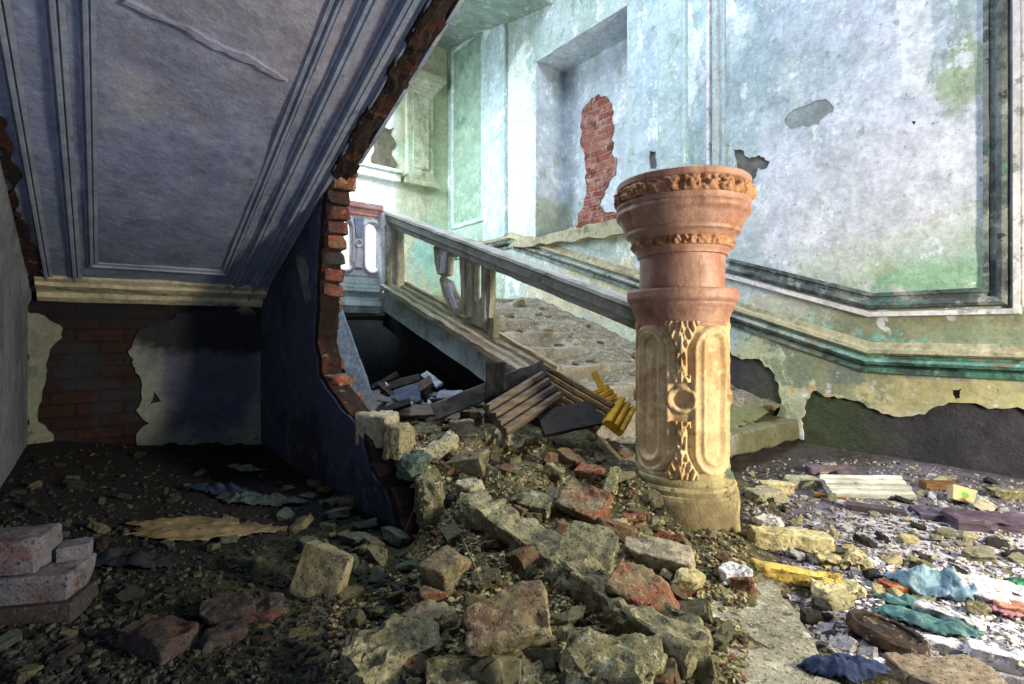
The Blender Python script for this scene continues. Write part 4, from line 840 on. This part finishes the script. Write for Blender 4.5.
# rusty round lid
def lid():
    p = hit(885, 636, .02); t = empty('rusty_lid', (p.x, p.y, G(p.x, p.y)), 'round rusty iron lid lying tilted in the litter at lower right', 'lid')
    mt = m_rusty_lid(); pr = [(.0, .03), (.055, .028), (.062, .034), (.07, .028), (.085, .024), (.085, .036), (.098, .040), (.105, .030), (.105, .008), (.0, .004)]
    vs = []; fs = []; n = 64; tl = Euler((deg(6), deg(10), 0)).to_matrix(); mm = len(pr)
    for (r, z) in pr:
        for j in range(n):
            a = 2 * PI * j / n; q = Vector((r * math.cos(a), r * math.sin(a), z + .003 * fbm(Vector((r * 40, a * 4, z * 60)), 4))); vs.append(tl @ q + Vector((p.x, p.y, G(p.x, p.y) + .008)))
    for i in range(mm - 1):
        for j in range(n): l = (j + 1) % n; fs.append((i*n+j, i*n+l, (i+1)*n+l, (i+1)*n+j))
    fromdata('lid_disc', vs, fs, mt, t, .6)
lid()
# ribbed (fluted) board
def ribbed(name, px, py, L, W, yaw, label, mat, lift=.04, tilt=0, roll=0, ribs=4, th=.03, t=None, sag=0):
    p = hit(px, py, lift) if t is None else at(px, py, t); rot = Euler((deg(tilt), deg(roll), YAW + deg(yaw))).to_matrix().to_4x4(); prof = []
    for i in range(ribs):
        y0 = -W / 2 + W * i / ribs; w = W / ribs; prof += [(y0, .0), (y0 + w * .12, th * .5), (y0 + w * .5, th * .7), (y0 + w * .85, th * .5), (y0 + w * .95, .0)]
    prof += [(W / 2, -th * .6), (-W / 2, -th * .6)]; m = len(prof); vs = []; fs = []; n = 14
    for i in range(n + 1):
        x = -L / 2 + L * i / n
        for (y, z) in prof:
            e = 0 if 0 < i < n else .02 * fbm(Vector((y * 30, z * 30, i)), 3)
            vs.append(p + (rot @ Vector((x + e, y, z + .004 * fbm(Vector((x * 9, y * 9, 2)), 3)))))
    for i in range(n):
        for k in range(m): l = (k + 1) % m; fs.append((i*m+k, i*m+l, (i+1)*m+l, (i+1)*m+k))
    fs += [tuple(range(m)), tuple(range(n*m, n*m+m))]
    return tag(fromdata(name, vs, fs, mat, None, .5), label, 'board')
whiteb = m_wood('white_painted_board', '#bdbdb6', '#9a9a94', '#d9d9d2', (3, 3, 30))
ribbed('ribbed_board', 866, 486, .46, .16, -3, 'white ribbed board lying by the right wall', whiteb, .06, tilt=28)
# carton, paper and plastic
cm = M('carton_print', '#b7a583', .6); cm.blob((0, 0, 0), (.035, 1, .03), '#d8c13c', .95, .3, .1, 6).blob((0, 0, 0), (.02, 1, .017), '#3f8f6c', .95, .2, .1, 6).patch(9, .56, .6, '#8d7a6a', .5); cm = cm.done()
item(962, 494, (.12, .05, .085), 'small printed carton with a yellow and green oval by the right wall', cm, 'carton', 'carton', yaw=-12, roll=14, tilt=-20, cuts=0, amp=.004, sink=.1)
item(985, 502, (.10, .05, .06), 'torn white card flap right of the printed carton', m_plain('white_card', '#cfcabd', '#b9b2a2', .7), 'card_scrap', 'card', yaw=-25, roll=30, cuts=2, amp=.004)
def crumple(name, px, py, sx, sy, h, mat, label, cat, seed, yaw=0, lift=.02, n=34, f=9):
    p = hit(px, py, lift); vs = []; fs = []; cy = math.cos(YAW + deg(yaw)); sy_ = math.sin(YAW + deg(yaw))
    for j in range(n + 1):
        for i in range(n + 1):
            u = i / n - .5; v = j / n - .5; r = math.hypot(u, v) * 2
            k = 1 + .35 * fbm(Vector((math.atan2(v, u) * .8 + seed, seed, r)), 3) 
            x = u * sx * k; y = v * sy * k; X = p.x + x * cy - y * sy_; Y = p.y + x * sy_ + y * cy
            f1 = abs(fbm(Vector((u * sx * f + seed, v * sy * f, seed)), 4)); f2 = abs(fbm(Vector((u * sx * f * 2.4, v * sy * f * 2.4 + seed, 3)), 3))
            z = G(X, Y) + .010 + h * (max(0, 1 - r * r * .8)) * (.35 + 1.2 * f1) + h * .35 * f2; vs.append((X, Y, z))
    for j in range(n):
        for i in range(n):
            if math.hypot((i + .5) / n - .5, (j + .5) / n - .5) < .5 + .05 * fbm(Vector((i * .4, j * .4, seed)), 3): a = j * (n + 1) + i; fs.append((a, a + 1, a + n + 2, a + n + 1))
    me = bpy.data.meshes.new(name); me.from_pydata(vs, [], fs); bm = bmesh.new(); bm.from_mesh(me); bmesh.ops.delete(bm, geom=[v for v in bm.verts if not v.link_faces], context='VERTS'); bm.to_mesh(me); bm.free()
    o = link(name, me, mat, None, 3); so_ = o.modifiers.new('thick', 'SOLIDIFY'); so_.thickness = .003
    return tag(o, label, cat)
bluep = m_plain('blue_plastic', '#86a4b4', '#4f7390', .4, .01, '#b4c6d0'); tealp = m_plain('teal_plastic', '#4f7a7c', '#345660', .4, .01, '#84a8a4')
crumple('plastic_sheet', 935, 588, .30, .18, .10, bluep, 'crumpled light blue plastic sheet among white plaster on the right', 'plastic', 1, -20)
crumple('plastic_scrap', 925, 622, .28, .09, .04, tealp, 'dark teal plastic scrap in front of the blue sheet', 'plastic', 2, -35)
crumple('plastic_scrap', 900, 600, .14, .06, .03, tealp, 'small dark green plastic rag left of the blue sheet', 'plastic', 3, -20)
crumple('blue_rag', 842, 664, .20, .12, .04, m_plain('navy_cloth', '#2c3a5c', '#1e2740', .8, .01, '#46547a'), 'dark blue rag near the bottom edge, left of the rusty lid', 'rag', 4, -10)
crumple('green_scrap', 1020, 582, .10, .06, .03, m_plain('green_plastic', '#1f6a4c', '#15523a', .4), 'bright green scrap at the right edge', 'plastic', 5)
crumple('pink_sheet', 1012, 612, .16, .08, .03, m_plain('pink_orange_sheet', '#b67a78', '#96658a', .6, .01, '#d0906a'), 'pink and orange crumpled scrap at the right edge', 'plastic', 6, -15)
crumple('paper_sheet', 205, 526, .60, .24, .022, m_plain('tan_paper', '#857557', '#5a4d3b', .9, .01, '#9d8e68'), 'tan crumpled paper sheet on the alcove floor', 'paper', 7, 12, .02, 44, 6)
crumple('dark_rag', 130, 562, .34, .10, .05, m_plain('black_cloth', '#20242b', '#15181d', .8), 'black rag on the floor right of the left brick stack', 'rag', 8, 8)
crumple('dark_rag', 226, 492, .46, .10, .06, m_plain('blue_black_cloth', '#1d2740', '#141b2c', .7), 'blue-black rag at the back of the alcove floor', 'rag', 9, 6)
crumple('pale_scrap', 246, 468, .26, .10, .03, m_plain('grey_green_scrap', '#7c8a80', '#5d6a64', .9), 'pale grey-green scrap on the alcove floor near the partition', 'scrap', 10, 4)
crumple('grey_sheet', 262, 500, .44, .16, .05, m_plain('grey_green_cloth', '#3f4b4a', '#2c3637', .9, .01, '#56635c'), 'dull green-grey cloth behind the tan paper sheet', 'rag', 11, 10)

# timbers and fallen stair mouldings
greyb = m_wood('grey_blue_board', '#93a0ac', '#748290', '#b4bec6', (30, 30, 4)); brownb = m_wood('brown_weathered_board', '#6a5d50', '#463d36', '#8b7e6c', (4, 4, 40)); darkb = m_wood('charred_timber', '#1c1816', '#110f0e', '#332c28', (5, 5, 40))
def plank(name, a, b, w, th, mat, label, cat='plank', up=(0, 0, 1), amp=.004, parent=None):
    a, b = Vector(a), Vector(b); L = (b - a).length; me = chunk((L, w, th), int(a.x * 991 + b.y * 77) % 500 + 1, 1, .03, amp, 4, 5)
    x = (b - a).normalized(); z = Vector(up); z = (z - x * z.dot(x)).normalized(); y = z.cross(x); mm = Matrix((x, y, z)).transposed()
    return chunky(me, name, mat, (a + b) / 2, mm.to_euler(), label, cat)
plank('leaning_plank', at(330, 300, 4.0), at(368, 408, 3.72), .13, .035, greyb, 'pale grey plank leaning at the mouth of the dark hollow', up=(-.6, -.8, 0))
plank('timber_post', at(496, 362, 2.86), at(494, 424, 2.82), .11, .08, m_wood('black_charred_post', '#0f0d0c', '#080707', '#1d1917', (5, 5, 40)), 'short charred post standing at the broken end of the stringer', 'post', up=(-.6, -.8, 0), amp=.012)
plank('beam_timber', at(436, 412, 3.08), at(546, 368, 3.02), .10, .11, m_wood('dark_grey_beam', '#5c5a56', '#42403e', '#78756c', (4, 4, 40)), 'squared grey timber propped against the stringer behind the charred post', 'timber', up=(-.6, -.8, .2), amp=.005)
mould = m_wood('brown_stair_moulding', '#8a6f4c', '#5a4530', '#c0a26c', (30, 3, 30)); yel = m_plain('yellow_moulding', '#c99f2c', '#8f7226', .7, .01, '#d8bf6a')
ribbed('fallen_moulding', 524, 402, .42, .20, 38, 'brown ribbed moulding board lying across the rubble below the stringer', brownb, tilt=52, roll=-22, ribs=4, t=2.78, th=.05)
ribbed('fallen_moulding', 568, 396, .50, .20, -30, 'striped brown stair moulding snapped off at the end of the stringer', mould, tilt=48, roll=26, ribs=5, t=2.92, th=.05)
ribbed('yellow_moulding', 620, 416, .20, .12, 55, 'bright yellow fluted moulding stub left of the column', yel, tilt=50, roll=-30, ribs=3, t=2.80, th=.05)
ribbed('yellow_moulding', 601, 398, .15, .12, 20, 'yellow splintered moulding piece behind the yellow stub', yel, tilt=40, roll=-20, ribs=3, t=2.92, th=.05)
plank('yellow_splinter', at(594, 372, 3.0), at(606, 396, 2.92), .035, .02, yel, 'thin orange-yellow wood splinter sticking up behind the yellow pieces', 'splinter', up=(-.6, -.8, 0))
plank('dark_board', at(540, 424, 2.75), at(600, 412, 2.82), .16, .03, darkb, 'dark cracked board in the hollow below the striped moulding', up=(-.3, -.5, .6))
for k, (a, b, w, th, mt, lb_) in enumerate([((392, 412, 3.25), (446, 410, 3.2), .10, .04, 'br', 'tan board lying level in front of the dark hollow'), ((438, 396, 3.5), (462, 396, 3.45), .07, .04, 'gr', 'short pale board stub at the right of the junk in the hollow'), ((424, 374, 3.6), (440, 386, 3.5), .06, .025, 'gr', 'upright grey board tip poking from the junk in the hollow'), ((380, 390, 3.6), (420, 378, 3.6), .07, .03, 'dk', 'dark slat crossing the junk in the hollow'), ((395, 400, 3.4), (420, 392, 3.4), .16, .03, 'bl', 'blue-grey board lying flat in the junk in the hollow'), ((372, 388, 3.7), (398, 374, 3.7), .05, .03, 'dk', 'thin dark stick leaning at the back of the hollow'), ((408, 396, 3.5), (432, 380, 3.5), .08, .03, 'br', 'brown slat leaning in the middle of the junk in the hollow'), ((430, 394, 3.55), (420, 380, 3.6), .05, .03, 'br', 'small brown stick crossing the leaning slat'), ((376, 414, 3.2), (410, 402, 3.2), .05, .03, 'dk', 'dark splintered lath left of the tan board')]):
    plank('board', at(*a), at(*b), w, th, {'br': brownb, 'gr': greyb, 'dk': darkb, 'bl': m_wood('slate_blue_board', '#4a566e', '#37415a', '#626e86', (20, 20, 4), jit=True) if mt == 'bl' else None}[mt], lb_, up=(-.4, -.5, .7))
# broken courses of the partition end: each brick one part of the wall
rb = [MB['red'], MB['dusty'], MB['dark'], MB['grey']]
def wall_brick(px, py, dims, mat, seed, dx=.06):
    p = on_x(px - 5, py, 1.08 + dx); p.y -= .06; me = chunk(dims, seed, 3, .05, .006); o = chunky(me, 'brick', mat, p, (R.uniform(-.08, .08), R.uniform(-.1, .1), R.uniform(-.15, .15)), None, None); o.parent = wc; return o
for k, (px, py) in enumerate(((343, 174), (341, 187), (338, 202), (337, 216), (335, 231), (334, 246), (332, 261), (331, 277), (331, 292), (328, 308), (327, 324), (325, 345), (331, 362), (338, 380))):
    wall_brick(px, py, (.135, .20 if k % 2 else .16, .078), [MB['edge'], MB['red'], MB['dark'], MB['edge']][k % 4], 300 + k, .075)
item(381, 437, (.22, .16, .17), 'large pale brick block with lit right face at the broken wall end', MB['pale'], yaw=-30, cuts=2, depth=.05, sink=.1)
item(400, 452, (.10, .16, .16), 'narrow grey brick beside the large pale block', MB['grey'], yaw=-20, cuts=3, sink=.1)
item(352, 402, (.10, .14, .10), 'reddish brick lodged at the foot of the leaning plank', MB['red'], yaw=-25, cuts=2, sink=.05)
# dry stems
stem = m_plain('dry_stem', '#8a8052', '#6d6544', .8)
for (a, b, c, lb_) in (((401, 542), (411, 516), (424, 488), 'thin dry grass stem at the foot of the partition end'), ((484, 590), (475, 566), (463, 540), 'thin dry stem arching over the small red brick strip')):
    p0 = hit(*a); t = ray(*a); d0 = (p0.x - EYE.x) / t.x
    tag(tube('dry_stem', [p0, at(*b, d0 + .02), at(*c, d0 + .05)], .003, stem, None, 6, .0012), lb_, 'grass')

# scattered individual stones
def scatter(n, region, shapes, smin, smax, label, cat, name, group, seed, mind=.06):
    rr = random.Random(seed); pts = []; tries = 0
    while len(pts) < n and tries < 20000:
        tries += 1; px = rr.uniform(*region[0]); py = rr.uniform(*region[1])
        p = hit(px, py)
        if region[2](p) and all((p.x - q.x) ** 2 + (p.y - q.y) ** 2 > mind ** 2 for q in pts) and (p - PC).xy.length > .30: pts.append(p)
    for p in pts:
        s = rr.uniform(smin, smax) * rr.uniform(.7, 1.2); src = rr.choice(shapes)
        o = src.copy(); COL.objects.link(o); o.name = name; o.location = (p.x, p.y, G(p.x, p.y) + s * .16); o.scale = (s, s * rr.uniform(.7, 1), s * rr.uniform(.7, 1)); o.rotation_euler = (rr.uniform(-.5, .5), rr.uniform(-.5, .5), rr.uniform(0, 6.3)); tag(o, label, cat, group)
def kinds(mats, base, dims=(1, .75, .55)):
    out = []
    for i, mt in enumerate(mats):
        me = chunk(dims, base + i, 5, .10, .05, 3, 2.5); me.materials.append(mt)
        for p in me.polygons: p.use_smooth = True
        me.set_sharp_from_angle(angle=.6); out.append(bpy.data.objects.new('stone', me))
    return out
bigk = kinds([MS['olive'], MB['dusty'], MB['grey'], MS['concrete'], MS['olive'], MB['dusty'], MB['pale']], 480, (1, .7, .5))
heapk = kinds([MS['olive'], MS['pale'], MS['olive'], MS['concrete'], MS['cream'], MS['dark']], 400); redk = kinds([MB['red'], MB['dusty'], MB['red'], MB['dusty']], 420, (1, .7, .4))
rightk = kinds([MS['white'], MS['pale'], MS['cream'], MS['dark'], MS['concrete']], 440, (1, .7, .4)); darkk = kinds([MS['dark'], MS['teal'], MB['dark'], MS['olive']], 460, (1, .7, .4))
onheap = lambda p: in_heap(p.x, p.y) and heap_h(p.x, p.y) > floor_h(p.x, p.y) and p.x < 2.6 and p.y < 3.2
scatter(75, ((345, 730), (415, 684), onheap), bigk, .07, .13, 'fist-sized broken chunk of brick or mortar lying in the rubble heap left of the column', 'stone', 'rubble_chunk', 'fist-sized chunks in the heap', 9, .10)
scatter(150, ((330, 720), (415, 684), onheap), heapk, .025, .075, 'small lump of mortar or stone loose on the rubble heap left of the column', 'stone', 'rubble_stone', 'loose stones on the heap', 1)
scatter(70, ((400, 740), (415, 684), onheap), redk, .025, .07, 'small broken red brick chip loose on the rubble heap left of the column', 'brick', 'brick_chip', 'red brick chips on the heap', 2)
scatter(150, ((745, 1024), (462, 684), lambda p: p.x < 4.25 and not onheap(p) and p.y < 1.75), rightk, .025, .10, 'small plaster or stone crumb loose on the littered floor right of the column', 'stone', 'rubble_stone', 'loose crumbs on the right-hand floor', 3, .05)
scatter(90, ((0, 420), (455, 684), lambda p: not onheap(p) and p.x < 1.05 and p.x > -.4), darkk, .025, .08, 'small dark stone loose on the dim floor in front of and in the alcove', 'stone', 'rubble_stone', 'loose stones on the dim floor', 4, .08)
scatter(24, ((285, 412), (482, 580), lambda p: not onheap(p) and p.x < 1.06), kinds([MS['teal'], MS['olive'], MS['teal']], 500, (1, .7, .4)), .06, .13, 'greenish mortar lump lying along the foot of the broken partition', 'stone', 'mortar_lump', 'greenish lumps at the partition foot', 21, .08)
def laths():
    rr = random.Random(5); mats = [brownb, greyb, brownb, MS['white'], darkb]
    src = []
    for i, mt in enumerate(mats):
        me = chunk((.24, .05, .022), 600 + i, 2, .05, .004, 4); me.materials.append(mt); src.append(bpy.data.objects.new('lath', me))
    for k in range(34):
        px = rr.uniform(372, 478); py = rr.uniform(384, 412); p = hit(px, py)
        if p.y > 4.4: continue
        o = rr.choice(src).copy(); COL.objects.link(o); o.name = 'lath'; o.location = (p.x, p.y, G(p.x, p.y) + rr.uniform(.005, .025)); s = rr.uniform(.5, 1.15); o.scale = (s, s * rr.uniform(.7, 1.4), s)
        o.rotation_euler = (rr.uniform(-.4, .4), rr.uniform(-.5, .5), rr.uniform(0, 6.3)); tag(o, 'broken lath or slat tossed on the junk at the mouth of the dark hollow', 'lath', 'broken laths in the hollow')
laths()
def stair_stones():
    rr = random.Random(31); src = kinds([MS['pale'], MS['olive'], MB['dusty'], MS['concrete']], 520, (1, .7, .45))
    for k in range(70):
        x = rr.uniform(2.5, 4.25); y = rr.uniform(1.8, 4.8); i = int((y - 1.75) / .4); z = max(stair_h(x, y), 1.36 - .138 * (8 - i)); s = rr.uniform(.03, .11)
        o = rr.choice(src).copy(); COL.objects.link(o); o.name = 'stair_stone'; o.location = (x, y, z + s * .15); o.scale = (s, s * rr.uniform(.7, 1), s * rr.uniform(.7, 1)); o.rotation_euler = (rr.uniform(-.4, .4), rr.uniform(-.4, .4), rr.uniform(0, 6.3)); tag(o, 'small stone or plaster crumb resting on the dirty stair treads', 'stone', 'stones on the stair treads')
stair_stones()
# gravel nobody could count
def gravel(name, n, region, smin, smax, mat, label, seed, tone=None):
    rr = random.Random(seed); vs = []; fs = []; c = 0
    while c < n:
        px = rr.uniform(*region[0]); py = region[1][0] + (region[1][1] - region[1][0]) * rr.random() ** .8
        p = hit2(px, py)
        if p is None or not region[2](p): n -= .05; continue
        c += 1; s = smin + (smax - smin) * rr.random() ** 2.5; o = len(vs); z = G(p.x, p.y)
        a0 = rr.uniform(0, 6.3); k = 5
        top = [(p.x + s * .5 * math.cos(a0 + 2 * PI * j / k) * rr.uniform(.5, 1.1), p.y + s * .5 * math.sin(a0 + 2 * PI * j / k) * rr.uniform(.5, 1.1), z + s * rr.uniform(.2, .45)) for j in range(k)]
        vs += top + [(p.x + (x - p.x) * 1.35, p.y + (y - p.y) * 1.35, z - s * .15) for (x, y, _) in top]
        fs += [tuple(o + j for j in range(k))] + [(o + j, o + k + j, o + k + (j + 1) % k, o + (j + 1) % k) for j in range(k)]
    return tag(fromdata(name, vs, fs, mat), label, 'gravel', None, 'stuff')
def hit2(px, py):
    d = ray(px, py); t = (0.0 - EYE.z) / d.z if d.z < -.01 else 9
    t = min(t, 7)
    for _ in range(14):
        p = EYE + d * t; t2 = (G(p.x, p.y) - EYE.z) / d.z
        if not 0 < t2 < 9: return None
        t = .5 * t + .5 * t2
    return EYE + d * t
gv = lambda n, base, spots: (lambda m: m.done(.006))(M(n, base, .95).patch(25, .5, .53, spots[0], 1., detail=1).patch(31, .55, .57, spots[1], 1., detail=1).patch(37, .60, .62, spots[2], 1., detail=1))
gravel('heap_gravel', 13000, ((330, 745), (405, 684), onheap), .004, .030, gv('heap_gravel_mix', '#7a7556', ('#454130', '#a8a27c', '#6b4637')), 'crumbled mortar and brick gravel strewn over the rubble heap', 11)
gravel('floor_gravel', 7000, ((742, 1024), (458, 684), lambda p: p.x < 4.3 and not onheap(p) and p.y < 1.75), .006, .032, gv('floor_gravel_mix', '#77716f', ('#453f44', '#a5a1a6', '#aaa48c')), 'fine plaster crumbs strewn over the floor right of the column', 12)
gravel('white_gravel', 3500, ((850, 1024), (560, 684), lambda p: p.x < 4.3 and not onheap(p)), .005, .035, gv('white_gravel_mix', '#cfccd8', ('#8f8b98', '#e4e2ea', '#3f3b44')), 'white plaster crumbs around the blue plastic at lower right', 14)
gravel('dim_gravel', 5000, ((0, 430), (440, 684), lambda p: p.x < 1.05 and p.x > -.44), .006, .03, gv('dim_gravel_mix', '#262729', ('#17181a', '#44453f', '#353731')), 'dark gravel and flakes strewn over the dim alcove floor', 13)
SC.view_layers[0].update()
